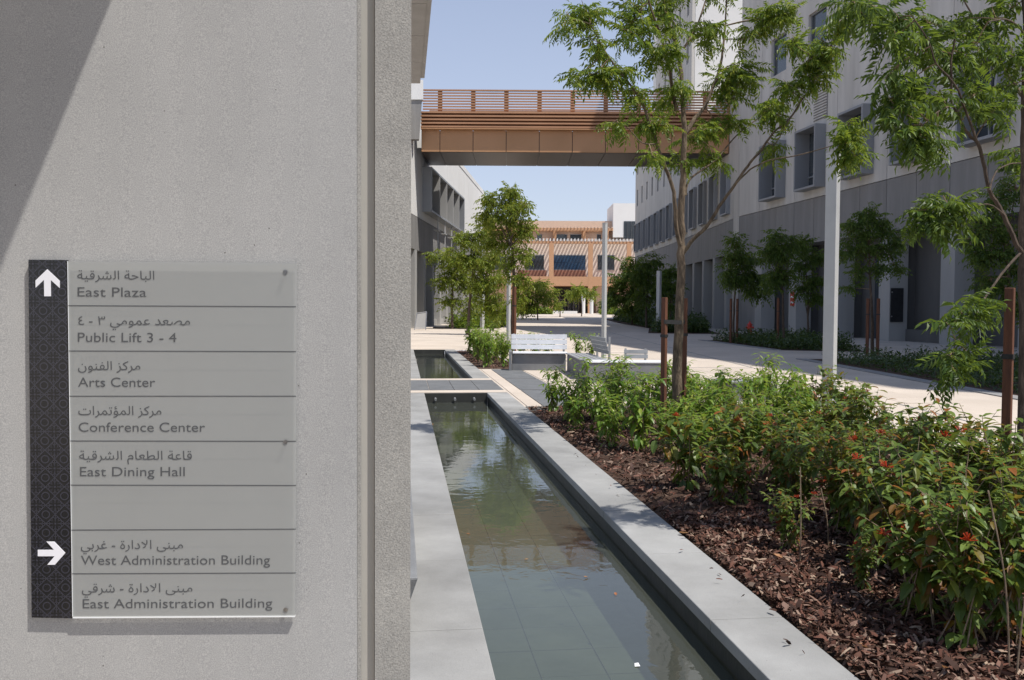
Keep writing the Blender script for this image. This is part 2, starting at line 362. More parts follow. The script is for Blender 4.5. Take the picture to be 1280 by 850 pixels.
# ------------------------------------------------------------------ water channels
WL = -.17; FL = -.52
def channel(t0, t1, label, far_label):
    th = thing('water_channel', label, 'water channel', CH(.98, (t0 + t1) / 2, FL), 'rectangular water basins along the walkway')
    for (s0, s1) in ((0.0, .40), (1.57, 1.965)):
        n = max(1, round((t1 - t0) / 1.22)); st = (t1 - t0) / n
        for k in range(n):
            w0 = s0 - .0; 
            chbox(MB(), w0 + .002, s1 - .002, t0 + k * st + .003, t0 + (k + 1) * st - .003, -.06, .004 + .0015 * random.random()).build('coping_stone', M['coping'], th, bevel=.006)
    for (s0, s1) in ((.02, .402 - .02), (1.59, 1.94)):
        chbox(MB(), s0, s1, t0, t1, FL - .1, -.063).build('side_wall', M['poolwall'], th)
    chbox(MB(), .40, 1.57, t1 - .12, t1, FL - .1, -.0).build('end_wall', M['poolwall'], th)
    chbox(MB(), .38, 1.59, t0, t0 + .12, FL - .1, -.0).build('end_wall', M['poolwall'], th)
    n = int((t1 - t0 - .24) / .39)
    me = None
    chbox(MB(), .3, 1.65, t0, t1, FL - .2, FL - .03).build('floor_base', M['poolfloor'], th)
    for i in range(3):
        for k in range(n):
            a0 = .40 + i * .39; b0 = t0 + .12 + k * .39
            chbox(MB(), a0 + .0035, a0 + .3865, b0 + .0035, b0 + .3865, FL - .05, FL + .003 * random.random()).build('floor_tile', M['poolfloor'], th)
    w = MB(); w.add([CH(.39, t0 + .1, WL), CH(1.58, t0 + .1, WL), CH(1.58, t1 - .1, WL), CH(.39, t1 - .1, WL)], [(0, 1, 2, 3)]).build('water', M['water'], kind='structure')
    return th
c1 = channel(-3.0, 16.5, 'long still water basin in the foreground beside the mulch bed', '')
c2 = channel(19.75, 33.6, 'smaller water basin beyond the dark tiled crossing', '')
# water spouts on the end wall of the near basin
for k in range(3):
    p = CH(.60 + k * .36, 16.36, -.09); q = CH(.60 + k * .36, 16.22, -.10)
    MB().tube([p, q], .022, 10).build('spout', M['stone'], c1)
# a scrap of paper floating
pp = PZ(796, 831, WL + .004)
lt = MB().add([(pp.x - .013, pp.y - .02, WL + .004), (pp.x + .014, pp.y - .02, WL + .006), (pp.x + .010, pp.y + .018, WL + .008), (pp.x - .009, pp.y + .018, WL + .005)], [(0, 1, 2, 3)]).build('paper_scrap', M['litter'])
lt.modifiers.new('thick', 'SOLIDIFY').thickness = .001
tag(lt, 'tiny white scrap floating on the near water basin', 'litter')

# ------------------------------------------------------------------ foreground wall with sign
WN = Vector((.038, -1, 0)).normalized(); W0 = PY(300, 425, 2.2)
def W(u, v, d=0.0):
    r = ray(u, v); o = Vector((0, 0, EYE)); k = (d - WN.dot(o - W0)) / WN.dot(r); return o + r * k
WD = Vector((1, .038, 0)).normalized()
def wallslab(name, u0, u1, m, parent, d0=0.0, back=-.25, slant=0.0, z1=3.3, ext=0):
    a = W(u0, 425, d0) - WD * ext; b = W(u1, 425, d0)
    bk = WN * (back - d0)
    mb = MB(); a2 = a + bk; b2 = b + bk - WD * slant
    mb.hexa([(a.x, a.y, -.3), (b.x, b.y, -.3), (b2.x, b2.y, -.3), (a2.x, a2.y, -.3), (a.x, a.y, z1), (b.x, b.y, z1), (b2.x, b2.y, z1), (a2.x, a2.y, z1)])
    return mb.build(name, m, parent)
wl = thing('concrete_wall', 'pale speckled concrete wall in the left foreground carrying the direction sign', 'wall', W(300, 425) * 1.0 - Vector((0, 0, W(300, 425).z)))
wallslab('wall_panel', 0, 446, M['concrete'], wl, ext=4.0)
# bush-hammered border along the panel edge, smooth recessed strip, rough pier
wallslab('rough_arris', 446.6, 451, M['rough'], wl, d0=-.004)
wallslab('joint_strip', 451.4, 468, M['sealant'], wl, d0=-.014)
pier = wallslab('rough_pier', 468.6, 513.5, M['rough'], wl, d0=.002, slant=.16)
# canopy slab inferred from the slanting shade, lengthened out of view to darken the wall
Pt = W(140, 0); kk = (3.3 - Pt.z) / SUNV.z; Xe = Pt.x + SUNV.x * kk
cnp = MB().box(-8, Xe, -6, 2.9, 3.302, 3.62).build('canopy_slab', M['concrete'], wl)

# dark stone block behind the wall end, beside the basin coping
def gp(u, v, z): p = PZ(u, v, z); return (p.x, p.y, z)
bl = MB()
A = gp(523, 722, .30); Bf = gp(513.5, 594, .30)
dx = (Bf[0] - A[0], Bf[1] - A[1])
z0 = 0.006
bl.hexa([(A[0] - .6, A[1] - .02, z0), (A[0] - .10, A[1] + .06, z0), (Bf[0] - .10, Bf[1], z0), (Bf[0] - .6, Bf[1], z0),
         (A[0] - .6, A[1] - .08, .30), (A[0], A[1], .30), (Bf[0], Bf[1], .30), (Bf[0] - .6, Bf[1], .30)])
o = bl.build('stone_block', M['stone'], bevel=.012)
tag(o, 'dark grey stone block just behind the concrete wall end on the basin coping', 'stone block')

# ---- sign
SD = .013
sg = thing('direction_sign', 'bilingual glass direction sign with a black patterned arrow strip on the concrete wall', 'sign', W(200, 550, 0))
def wquad(mb, u0, v0, u1, v1, d0, d1, lean=0):
    def c(u, v, d): return W(u, v, d)
    P = [c(u0, v1, d1), c(u1, v1, d1), c(u1, v0, d1), c(u0, v0, d1)]
    bk = WN * (d0 - d1)
    Q = [p + bk for p in P]
    return mb.hexa([Q[0], Q[1], P[1], P[0], Q[3], Q[2], P[2], P[3]])
def wpoly(mb, pts, d0, d1, openback=False):
    P = [W(u, v, d1) for u, v in pts]; bk = WN * (d0 - d1); n = len(P)
    vs = P + [p + bk for p in P]
    fs = [tuple(reversed(range(n))), tuple(range(n, 2 * n))][:1 if openback else 2] + [(i, (i + 1) % n, n + (i + 1) % n, n + i) for i in range(n)]
    return mb.add(vs, fs)
# black strip: corners measured
wpoly(MB(), [(35.5, 324.5), (83, 325), (90, 773), (39.5, 772)], .001, SD).build('pattern_strip', M['rosette'], sg)
wpoly(MB(), [(84.3, 326.5), (370.5, 328.5), (368.5, 770.5), (90.8, 772)], SD - .006, SD + .002, True).build('glass_sheet', M['sheet'], sg)
wpoly(MB(), [(90.8, 771.2), (368.5, 769.7), (368.5, 771.4), (90.8, 773)], SD - .0065, SD + .0025).build('polished_edge', M['sheetedge'], sg)
wpoly(MB(), [(84.1, 326.5), (84.8, 326.5), (91.1, 770.8), (90.4, 770.8)], SD - .0065, SD + .0025).build('polished_edge', M['sheetedge'], sg)
for v0, v1 in ((382, 383.3), (438.7, 439.4), (495.2, 495.2), (551.2, 551.6), (606.4, 606.8), (662.6, 661.4), (717.2, 716.2)):
    u0 = 84.5 + (v0 - 326) * 6.3 / 446
    wpoly(MB(), [(u0, v0 - .55), (370, v1 - .55), (370, v1 + .55), (u0, v0 + .55)], SD + .0021, SD + .0026).build('divider_line', M['ink'], sg)
for (u, v) in ((358.3, 340.2), (358.3, 551.2), (358.8, 759.6)):
    c0 = W(u, v, 0); 
    b = MB().tube([c0 + WN * .001, c0 + WN * (SD + .0034)], .0056, 18); bo = b.build('bolt', M['darksteel'], sg)
# arrows
up = [(59, 336.5), (74.6, 351), (74.6, 360), (63.3, 349.8), (63.6, 370.3), (55.2, 370.3), (54.9, 349.8), (44.5, 359.6), (44.3, 350.6)]
wpoly(MB(), up, SD + .0002, SD + .0012).build('up_arrow', M['whiteprint'], sg)['label'] = 'white arrow pointing up'
rt = [(81.6, 691.2), (68.5, 706), (59, 706), (68.2, 695.3), (47.2, 695.3), (47.2, 687.3), (67.5, 687.3), (58, 677), (67.8, 677)]
wpoly(MB(), rt, SD + .0002, SD + .0012).build('right_arrow', M['whiteprint'], sg)['label'] = 'white arrow pointing right'
# lettering
DUAL = {'ب': 0xFE8F, 'ت': 0xFE95, 'ش': 0xFEB5, 'ص': 0xFEB9, 'ط': 0xFEC1, 'ع': 0xFEC9, 'غ': 0xFECD, 'ف': 0xFED1, 'ق': 0xFED5, 'ك': 0xFED9, 'ل': 0xFEDD, 'م': 0xFEE1, 'ن': 0xFEE5, 'ي': 0xFEF1, 'ح': 0xFEA1}
RIGHT = {'ا': 0xFE8D, 'ة': 0xFE93, 'د': 0xFEA9, 'ر': 0xFEAD, 'ز': 0xFEAF, 'و': 0xFEED, 'ؤ': 0xFE85, 'ى': 0xFEEF}
def shape_ar(t):
    out = []
    for i, c in enumerate(t):
        p = t[i - 1] if i else ' '; n = t[i + 1] if i + 1 < len(t) else ' '
        jp = p in DUAL; jn = n in DUAL or n in RIGHT
        if c in DUAL: k = 0 if not jp and not jn else 1 if not jn else 2 if not jp else 3; out.append(chr(DUAL[c] + k) if k else c)
        elif c in RIGHT: out.append(chr(RIGHT[c] + 1) if jp else c)
        else: out.append(c)
    s = ''.join(out)
    s = s.replace(chr(0xFEDF) + chr(0xFE8E), chr(0xFEFB)).replace(chr(0xFEE0) + chr(0xFE8E), chr(0xFEFC))
    return s[::-1]
def lettering(text, u0, u1, vbase, vcap, slope, name, offs=.0):
    """flat print fitted between two image columns; vcap: cap height in px"""
    cu = bpy.data.curves.new('lettering', 'FONT'); cu.body = text; cu.size = 1; cu.offset = offs; cu.resolution_u = 6
    tmp = bpy.data.objects.new('lettering', cu); COL.objects.link(tmp); bpy.context.view_layer.update()
    tmp.data.resolution_u = 5
    cv = tmp.to_curve(bpy.context.evaluated_depsgraph_get()); polys = []
    for sp in cv.splines:      # flatten every contour, then fill each outer contour with its own holes (contours may overlap)
        bp_ = sp.bezier_points; nb = len(bp_); pl = []
        for i in range(nb):
            a_, b_ = bp_[i], bp_[(i + 1) % nb]
            for q in range(5):
                t = q / 5; w = 1 - t
                p = a_.co * w ** 3 + a_.handle_right * 3 * w * w * t + b_.handle_left * 3 * w * t * t + b_.co * t ** 3
                if not pl or (p - pl[-1]).length > 1e-4: pl.append(p.copy())
        if len(pl) > 3 and (pl[0] - pl[-1]).length < 1e-4: pl.pop()
        if len(pl) > 2: polys.append(pl)
    tmp.to_curve_clear(); COL.objects.unlink(tmp); bpy.data.objects.remove(tmp)
    def area(P_): return sum(P_[i].x * P_[(i + 1) % len(P_)].y - P_[(i + 1) % len(P_)].x * P_[i].y for i in range(len(P_))) / 2
    def inside(pt, P_):
        c_ = False
        for i in range(len(P_)):
            a_, b_ = P_[i], P_[i - 1]
            if (a_.y > pt.y) != (b_.y > pt.y) and pt.x < (b_.x - a_.x) * (pt.y - a_.y) / (b_.y - a_.y) + a_.x: c_ = not c_
        return c_
    big = max(polys, key=lambda P_: abs(area(P_))); sgn = 1 if area(big) > 0 else -1
    inner = [P_ for P_ in polys if area(P_) * sgn <= 0 and any(Q_ is not P_ and area(Q_) * sgn > 0 and inside(P_[0], Q_) for Q_ in polys)]
    outer = [P_ for P_ in polys if not any(P_ is q for q in inner)]
    vs = []; fs = []
    for k, P_ in enumerate(outer):
        loops = [P_] + [h for h in inner if inside(h[0], P_)]
        tri = tessellate_polygon([[v.to_3d() for v in lp] for lp in loops]); b0 = len(vs)
        for lp in loops: vs += [(v.x, v.y, (k % 4) * 1.0) for v in lp]
        fs += [tuple(b0 + q for q in t) for t in tri]
    me = bpy.data.meshes.new('lettering'); me.from_pydata(vs, [], fs)
    xs = [v.co.x for v in me.vertices]; x0, x1 = min(xs), max(xs)
    ptl = rootloc(sg)
    cap = .69 if name == 'latin_lettering' else .72
    for v in me.vertices:
        f = (v.co.x - x0) / (x1 - x0); u = u0 + f * (u1 - u0)
        vv = vbase + slope * (u - u0) - v.co.y / cap * vcap
        p = W(u, vv, SD + .0027 + v.co.z * .00004) - ptl; v.co = p
    me.materials.clear(); me.materials.append(M['ink'])
    return link(name, me, sg)
ROWS = [('East Plaza', 96.9, 183, 370.5, 'الباحة الشرقية', 96.6, 192.9, 349.0, .006),
        ('Public Lift 3 - 4', 97.2, 220.5, 427.2, 'مصعد عمومي ٣ - ٤', 97.9, 237.6, 405.8, .004),
        ('Arts Center', 97.5, 194, 483.4, 'مركز الفنون', 97.5, 175.4, 462.3, .002),
        ('Conference Center', 98.2, 256.3, 539.6, 'مركز المؤتمرات', 97.9, 201.7, 518.5, .001),
        ('East Dining Hall', 99.8, 231, 595.2, 'قاعة الطعام الشرقية', 98.8, 239.9, 574.6, 0),
        ('West Administration Building', 101, 337.6, 706.0, 'مبنى الادارة - غربي', 101, 228.7, 686.3, -.002),
        ('East Administration Building', 103.3, 340.4, 760.4, 'مبنى الادارة - شرقي', 102.3, 240.5, 740.6, -.004)]
for (en, a0, a1, av, ar, b0, b1, bv, sl_) in ROWS:
    lettering(en, a0, a1, av, 11.6, sl_, 'latin_lettering', .004)
    lettering(shape_ar(ar), b0, b1, bv, 11.2, sl_, 'arabic_lettering')

# ------------------------------------------------------------------ facades
def F_near(u, w, z): return (26.47 - .152 * u - .9886 * w, u - .1503 * w, z)
def F_far(u, w, z): return (16.6 - w, u, z + gz(u))
def F_left(u, w, z): return (-7.6 + .075 * (u - 68) + w, u - .075 * w, z)
def fb(mb, F, u0, u1, w0, w1, z0, z1): return mb.box(u0, u1, w0, w1, z0, z1, F)
def grid_panel(mb, F, us, zs, holes, w0=-.3, w1=0.0):
    def hole(i, j):
        if i < 0 or j < 0 or i >= len(us) - 1 or j >= len(zs) - 1: return True
        cu = (us[i] + us[i + 1]) / 2; cz = (zs[j] + zs[j + 1]) / 2
        return any(h[0] < cu < h[1] and h[2] < cz < h[3] for h in holes)
    for i in range(len(us) - 1):
        for j in range(len(zs) - 1):
            if hole(i, j): continue
            a, b, c, d = us[i], us[i + 1], zs[j], zs[j + 1]
            mb.add([F(a, w1, c), F(b, w1, c), F(b, w1, d), F(a, w1, d)], [(0, 1, 2, 3)])
            mb.add([F(a, w0, c), F(b, w0, c), F(b, w0, d), F(a, w0, d)], [(3, 2, 1, 0)])
            if hole(i - 1, j): mb.add([F(a, w1, c), F(a, w0, c), F(a, w0, d), F(a, w1, d)], [(0, 1, 2, 3)])
            if hole(i + 1, j): mb.add([F(b, w1, c), F(b, w0, c), F(b, w0, d), F(b, w1, d)], [(3, 2, 1, 0)])
            if hole(i, j - 1): mb.add([F(a, w1, c), F(b, w1, c), F(b, w0, c), F(a, w0, c)], [(0, 1, 2, 3)])
            if hole(i, j + 1): mb.add([F(a, w1, d), F(b, w1, d), F(b, w0, d), F(a, w0, d)], [(3, 2, 1, 0)])
    return mb
def window_box(F, uc, hw, z0, z1, out, parent, th=.13, deep=-.28, divs=()):
    m = MB()
    fb(m, F, uc - hw, uc + hw, deep, out, z0, z0 + th); fb(m, F, uc - hw, uc + hw, deep, out, z1 - th, z1)
    fb(m, F, uc - hw, uc - hw + th, deep, out, z0 + th, z1 - th); fb(m, F, uc + hw - th, uc + hw, deep, out, z0 + th, z1 - th)
    o = m.build('window_box', M['boxmetal'], parent)
    fb(MB(), F, uc - hw + th, uc + hw - th, deep - .02, deep + .03, z0 + th, z1 - th).build('pane', M['glass'], o)
    k = MB(); fb(k, F, uc + hw * .15, uc + hw * .15 + .09, deep + .031, deep + .12, z0 + th, z1 - th)
    fb(k, F, uc + hw * .15 + .09, uc + hw - th, deep + .031, deep + .12, z0 + th + .7, z0 + th + .78)
    k.build('window_frame', M['boxmetal'], o)
    if random.random() < .5:
        h_ = random.uniform(.3, 1.5)
        fb(MB(), F, uc - hw + th + .02, uc + hw * .12, deep + .032, deep + .05, z1 - th - h_, z1 - th - .01).build('blind', M['frame'], o)
    return o
def flush_window(F, uc, hw, z0, z1, parent, name='window', deep=-.25, gm=None, fr=.07):
    m = MB(); fb(m, F, uc - hw, uc + hw, deep - .02, deep + .02, z0, z1); o = m.build(name, gm or M['glass'], parent)
    k = MB(); fb(k, F, uc - hw, uc - hw + fr, deep + .021, deep + .1, z0, z1); fb(k, F, uc + hw - fr, uc + hw, deep + .021, deep + .1, z0, z1)
    fb(k, F, uc - hw + fr, uc + hw - fr, deep + .021, deep + .1, z0, z0 + fr); fb(k, F, uc - hw + fr, uc + hw - fr, deep + .021, deep + .1, z1 - fr, z1)
    k.build('window_frame', M['boxmetal'], o); return o

HN = 43.0
# ---- near right building
rb = thing('academic_building', 'tall cream building on the right with grey window boxes over a grey column arcade', 'building', F_near(38, 0, 0))
J = .02
for k in range(10):
    u1 = 64.85 if k == 0 else 61.4 - 5.1 * (k - 1); u0 = 61.4 - 5.1 * k; uc = (61.4 + 56.3) / 2 - 5.1 * (k - 1)
    if k == 0:
        grid_panel(MB(), F_near, [u0 + J, u1], [8.4 + J, HN], []).build('wall_panel', M['cream'], rb)
        grid_panel(MB(), F_near, [u0 + J, u1], [0, 8.4 - J], []).build('band_panel', M['grey'], rb)
        continue
    # bay k spans u0..u1 with window box centred
    us = [u0 + J, uc - 1.3, uc - 1.1, uc + 1.1, uc + 1.3, u1 - J]; zs = [8.4 + J, 8.9, 12.6, 17.2, 19.7, 23.9, 26.4, 30.6, 33.1, HN]
    hl = [(uc - 1.3, uc + 1.3, 8.9, 12.6)] + [(uc - 1.1, uc + 1.1, z, z + 2.5) for z in (17.2, 23.9, 30.6)]
    grid_panel(MB(), F_near, us, zs, hl).build('wall_panel', M['cream'], rb)
    window_box(F_near, uc, 1.3, 8.9, 12.6, .7, rb)
    for z in (17.2, 23.9, 30.6): flush_window(F_near, uc, 1.1, z, z + 2.5, rb)
    um = (u0 + u1) / 2
    for (p, q) in ((u0, um), (um, u1)):
        grid_panel(MB(), F_near, [p + J, q - J], [5.7, 8.4 - J], []).build('band_panel', M['grey'], rb)
# columns, cross walls, back wall
for k in range(10):
    u = 61.4 - 5.1 * k
    fb(MB(), F_near, u - .5, u + .5, -1.0, .012, 0, 5.697).build('column', M['column'], rb)
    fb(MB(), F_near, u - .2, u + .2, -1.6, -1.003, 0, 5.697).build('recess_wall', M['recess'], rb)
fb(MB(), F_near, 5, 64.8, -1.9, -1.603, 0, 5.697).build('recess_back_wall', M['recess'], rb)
fb(MB(), F_near, 5, 64.8, -1.9, -.302, 5.7, 5.95).build('arcade_ceiling', M['grey'], rb)
for k in range(0, 9):   # dark glazed doors at the back of some bays
    u = 61.4 - 5.1 * k - 2.55
    if k == 4: continue
    w = fb(MB(), F_near, u - 1.9, u + (.1 if k % 2 else .9), -1.6, -1.55, .0, 5.2).build('glazed_opening', M['glass'], rb)
    q = MB(); fb(q, F_near, u - 1.9, u - 1.82, -1.549, -1.48, 0, 5.2); fb(q, F_near, u - 1.0, u - .93, -1.549, -1.48, 0, 5.2); fb(q, F_near, u - 1.82, u - 1.0, -1.549, -1.48, 2.5, 2.58)
    q.build('door_frame', M['boxmetal'], w)
for k in range(0, 9):
    u = 61.4 - 5.1 * k - 2.55
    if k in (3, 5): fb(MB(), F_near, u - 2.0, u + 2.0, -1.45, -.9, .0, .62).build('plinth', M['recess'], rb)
fb(MB(), F_near, 5, 64.8, -14, -.303, 8.4, HN - .01).build('core', M['cream'], rb)
fb(MB(), F_near, 5, 64.8, -14, -1.91, 0, 8.39).build('core', M['grey'], rb)
# louvre panel on the upper wall: real slats
lv = thing('louvre', '', None, (0, 0, 0)); bpy.data.objects.remove(lv)
uc = 53.75
lo = fb(MB(), F_near, uc - 1.45, uc + .2, .003, .03, 13.0, 14.9).build('louvre_panel', M['grey'], rb)
for i in range(11): fb(MB(), F_near, uc - 1.4, uc + .15, .031, .08, 13.06 + i * .165, 13.13 + i * .165).build('louvre_slat', M['cream'], lo)

# plaque on a cross wall in the recess
def wallplaque(u, v, Z, w, h):
    p = PY(u, v, Z); return p
bay = 61.4 - 5.1 * 4   # cross wall at u = 41
pq = thing('direction_plaque', 'dark wall sign with two bright studs inside an arcade recess on the right', 'sign', F_near(45.4, -.8, 1.8))
fb(MB(), F_near, 45.52, 45.57, -.72, -.02, 1.0, 2.75).build('plaque_board', M['black'], pq)
for z in (1.25, 2.5): fb(MB(), F_near, 45.49, 45.519, -.10, -.04, z, z + .07).build('stud', M['galv'], pq)

# ---- far right building (straight facade)
fr_ = thing('long_building', 'long grey and cream building stretching away under and behind the copper bridge', 'building', F_far(90, 0, 0))
u0 = 64.9
def far_bay(a, b, H, name='wall_panel'):
    c = (a + b) / 2
    zs = [8.4 + J, 8.9, 12.6, 15.0, 17.2]; hl = [(c - 1.05, c + 1.05, 8.9, 12.6), (c - .5, c + .5, 15.0, 17.2)]
    if H > 18.5: zs += [19.2, 21.4]; hl += [(c - .5, c + .5, 19.2, 21.4)]
    if H > 30:
        for z in (25, 29.5, 34): zs += [z, z + 2.2]; hl += [(c - .5, c + .5, z, z + 2.2)]
    zs.append(H)
    grid_panel(MB(), F_far, [a + J, c - 1.05, c - .5, c + .5, c + 1.05, b - J], zs, hl).build(name, M['cream'], fr_)
    window_box(F_far, c, 1.05, 8.9, 12.6, .32, fr_, th=.1, deep=-.25)
    for h in hl[1:]: flush_window(F_far, c, .5, h[2], h[3], fr_, fr=.06)
    grid_panel(MB(), F_far, [a + J, b - J], [5.8, 8.4 - J], []).build('band_panel', M['grey'], fr_)
    fb(MB(), F_far, c - .35, c + .35, -1.3, .012, 0, 5.797).build('column', M['column'], fr_)
a = 66.55
for k in range(13):
    b = a + 4.1; H = 18.4 if k < 4 else (40 if b < 106 else 22.5)
    far_bay(a, b, H); a = b
FE = a
fb(MB(), F_far, 64.9, 66.53, -1.3, -.001, 0, 18.4).build('wall_panel', M['cream'], fr_)
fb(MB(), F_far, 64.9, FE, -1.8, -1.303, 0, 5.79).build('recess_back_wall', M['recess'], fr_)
fb(MB(), F_far, 64.9, FE, -1.8, -.302, 5.8, 6.05).build('arcade_ceiling', M['grey'], fr_)
fb(MB(), F_far, 64.9, 82.93, -16, -.303, 6.06, 18.39).build('core', M['cream'], fr_)
fb(MB(), F_far, 82.95, 107.5, -16, -.303, 6.06, 39.9).build('core', M['white'], fr_)
fb(MB(), F_far, 107.52, FE, -16, -.303, 6.06, 22.4).build('core', M['cream'], fr_)
fb(MB(), F_far, 64.9, FE, -16, -1.81, 0, 6.05).build('core', M['grey'], fr_)

# ---- left building
lb = thing('gallery_building', 'white building on the left with a long projecting grey window frame and tall grey openings', 'building', F_left(90, 0, 0))
a = 60.6
U = []
while a < 118: U.append(a); a += 4.1
for k in range(len(U) - 1):
    a, b = U[k], U[k + 1]; c = (a + b) / 2
    if 71.4 < c < 92.2: grid_panel(MB(), F_left, [a + J, b - J], [8.7 + J, 9.5, 12.8, 16.6], [(a, b, 9.5, 12.8)]).build('wall_panel', M['white'], lb)
    else: grid_panel(MB(), F_left, [a + J, b - J], [8.7 + J, 16.6], []).build('wall_panel', M['white'], lb)
    grid_panel(MB(), F_left, [a + J, b - J], [6.1, 8.7 - J], []).build('band_panel', M['grey'], lb)
    fb(MB(), F_left, b - .45, b + .45, -1.5, .012, 0, 6.09).build('column', M['column'], lb)
    if k % 2 == 0 or k == 3:
        fb(MB(), F_left, a + .5, b - .5, -1.45, -1.4, 0, 6.0).build('glazed_opening', M['glass'], lb)
    fb(MB(), F_left, a + .45, b - .45, -.9, -.25, 0, .55).build('plinth', M['column'], lb)
e0, e1 = U[0], U[-1]
fb(MB(), F_left, e0, e1, -1.8, -1.503, 0, 6.09).build('recess_back_wall', M['column'], lb)
fb(MB(), F_left, e0, e1, -1.8, -.302, 6.1, 6.3).build('arcade_ceiling', M['grey'], lb)
fb(MB(), F_left, e0, e1, -14, -1.303, 6.31, 16.5).build('core', M['white'], lb)
fb(MB(), F_left, e0, e1, -14, -1.81, 0, 6.29).build('core', M['grey'], lb)
fb(MB(), F_left, 71.5, e1, -13.9, .05, 16.602, 17.1).build('parapet', M['white'], lb)
fr2 = MB(); ua, ub = 71.6, 92.1
fb(fr2, F_left, ua, ub, -.28, .78, 9.35, 9.5); fb(fr2, F_left, ua, ub, -.28, .78, 12.8, 12.95)
fb(fr2, F_left, ua, ua + .15, -.28, .78, 9.502, 12.798); fb(fr2, F_left, ub - .15, ub, -.28, .78, 9.502, 12.798)
fw = fr2.build('window_box', M['boxmetal'], lb)
for k in range(5):
    u = ua + .15 + k * 4.07
    if k: fb(MB(), F_left, u - .1, u + .1, -.28, .77, 9.503, 12.797).build('fin', M['column'], fw)
    fb(MB(), F_left, u + .1, u + 3.95, -.27, -.22, 9.503, 12.797).build('pane', M['glass'], fw)
    fb(MB(), F_left, u + 1.9, u + 2.0, -.219, -.15, 9.503, 12.797).build('window_frame', M['boxmetal'], fw)
# thin vertical cables with little ledges below the frame
for k in range(4):
    u = 75.9 + k * 4.07
    q = MB(); fb(q, F_left, u - .04, u + .04, .55, .63, 5.2, 9.348); fb(q, F_left, u - .6, u + .6, .3, .7, 8.2, 8.26); fb(q, F_left, u - .04, u + .04, .0, .549, 5.25, 5.33)
    q.build('bracket', M['frame'], lb)
# upper volume beyond the eave
uv = thing('stair_block', 'white topped block on the left between the overhanging eave and the copper bridge', 'building', (-9, 60, 0))
def xat(px, Y): return PY(px, 150, Y).x
def zat(v, Y): return PY(527, v, Y).z
def tap(u0, u1, v0, v1, y0, y1, name, m):   # u0 at the bottom edge, u1 at the top edge
    a, b, c, d = xat(u0, y0), xat(u1, y0), zat(v1, y0), zat(v0, y0)
    MB().hexa([(-14, y0, c), (a, y0, c), (a - .12, y1, c), (-14, y1, c), (-14, y0, d), (b, y0, d), (b - .12, y1, d), (-14, y1, d)]).build(name, m, uv)
tap(529, 529, 100, 124.3, 66.6, 67.4, 'upper_panel', M['white'])
tap(524.2, 527.5, 124.6, 174, 66.7, 67.4, 'lower_panel', M['grey'])
MB().box(-14, -9.2, 66.8, 67.3, 0, zat(174, 66.7) - .01).build('wall', M['white'], uv)
# eave slab nearer to the camera
ea = thing('eave', 'flat grey roof eave jutting out at the upper left edge of the sky', 'roof eave', (-8, 36, 13.2))
e = MB()
def ex(y): return -3.02 - (y - 33) * .124
e.hexa([(-16, 18, 13.2), (ex(18), 18, 13.2), (ex(45), 45, 13.2), (-16, 45, 13.2), (-16, 18, 13.9), (ex(18), 18, 13.9), (ex(45), 45, 13.9), (-16, 45, 13.9)])
e.build('slab', M['column'], ea)
e = MB()
for y in (22, 26, 30, 34, 38, 42):
    MB().hexa([(-15, y, 13.17), (ex(y) - .2, y, 13.17), (ex(y + 3.94) - .2, y + 3.94, 13.17), (-15, y + 3.94, 13.17), (-15, y, 13.198), (ex(y) - .2, y, 13.198), (ex(y + 3.94) - .2, y + 3.94, 13.198), (-15, y + 3.94, 13.198)]).build('soffit_panel', M['column'], ea)
for y in (24, 40):
    MB().box(-9.6, -8.9, y, y + .8, 0, 13.168).build('column', M['column'], ea)

# ---- bridge
BY0, BY1 = 68.0, 74.6
br = thing('footbridge', 'copper clad footbridge spanning between the two buildings with horizontal slat railings', 'footbridge', (4.5, 71, 13.6))
XL, XR = -7.05, 16.55
pxs = [524, 550, 591.4, 632.8, 674.2, 715.6, 757, 798.4, 839.8, 881.2, 912]
xs = [PY(u, 160, BY0).x for u in pxs]; xs[0] = XL; xs[-1] = XR
for i in range(len(xs) - 1):
    MB().box(xs[i] + .025, xs[i + 1] - .025, BY0, BY0 + .1, 13.56, 15.19).build('cladding_panel', M['copper'], br)
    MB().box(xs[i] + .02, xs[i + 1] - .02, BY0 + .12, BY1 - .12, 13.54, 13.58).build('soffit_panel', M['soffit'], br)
    MB().box(xs[i] + .025, xs[i + 1] - .025, BY1 - .1, BY1, 13.56, 15.19).build('cladding_panel', M['copper'], br)
MB().box(XL, XR, BY0 + .13, BY1 - .13, 13.6, 15.15).build('deck', M['black'], br)
for j in range(5):
    z = 15.33 + j * .27
    MB().box(XL, XR, BY0 - .42, BY0 + .02, z, z + .12).build('lower_slat', M['slat'], br)
MB().box(XL, XR, BY0 + .03, BY0 + .12, 15.2, 16.62).build('backing_panel', M['slat'], br)
MB().box(XL, XR, BY0 - .46, BY0 + .028, 15.2, 15.28).build('ledge', M['copper'], br)
XRL = PY(528.6, 130, BY0).x
for j in range(7):
    z = 16.72 + j * .205
    MB().box(XRL, XR, BY0 - .10, BY0 + .0, z, z + .10).build('rail_slat', M['slat'], br)
MB().box(XRL, XR, BY0 - .14, BY0 + .06, 18.16, 18.26).build('top_rail', M['slat'], br)
for x in xs[1:]:
    MB().box(x - .17, x + .17, BY0 + .004, BY0 + .1, 16.63, 18.15).build('rail_post', M['slat'], br)
for x in xs[1:-1:2]:
    MB().box(x - .06, x + .06, BY1 - .1, BY1, 15.2, 18.05).build('rail_post', M['slat'], br)
MB().box(XL, XR, BY1 - .1, BY1, 18.06, 18.15).build('top_rail', M['slat'], br)

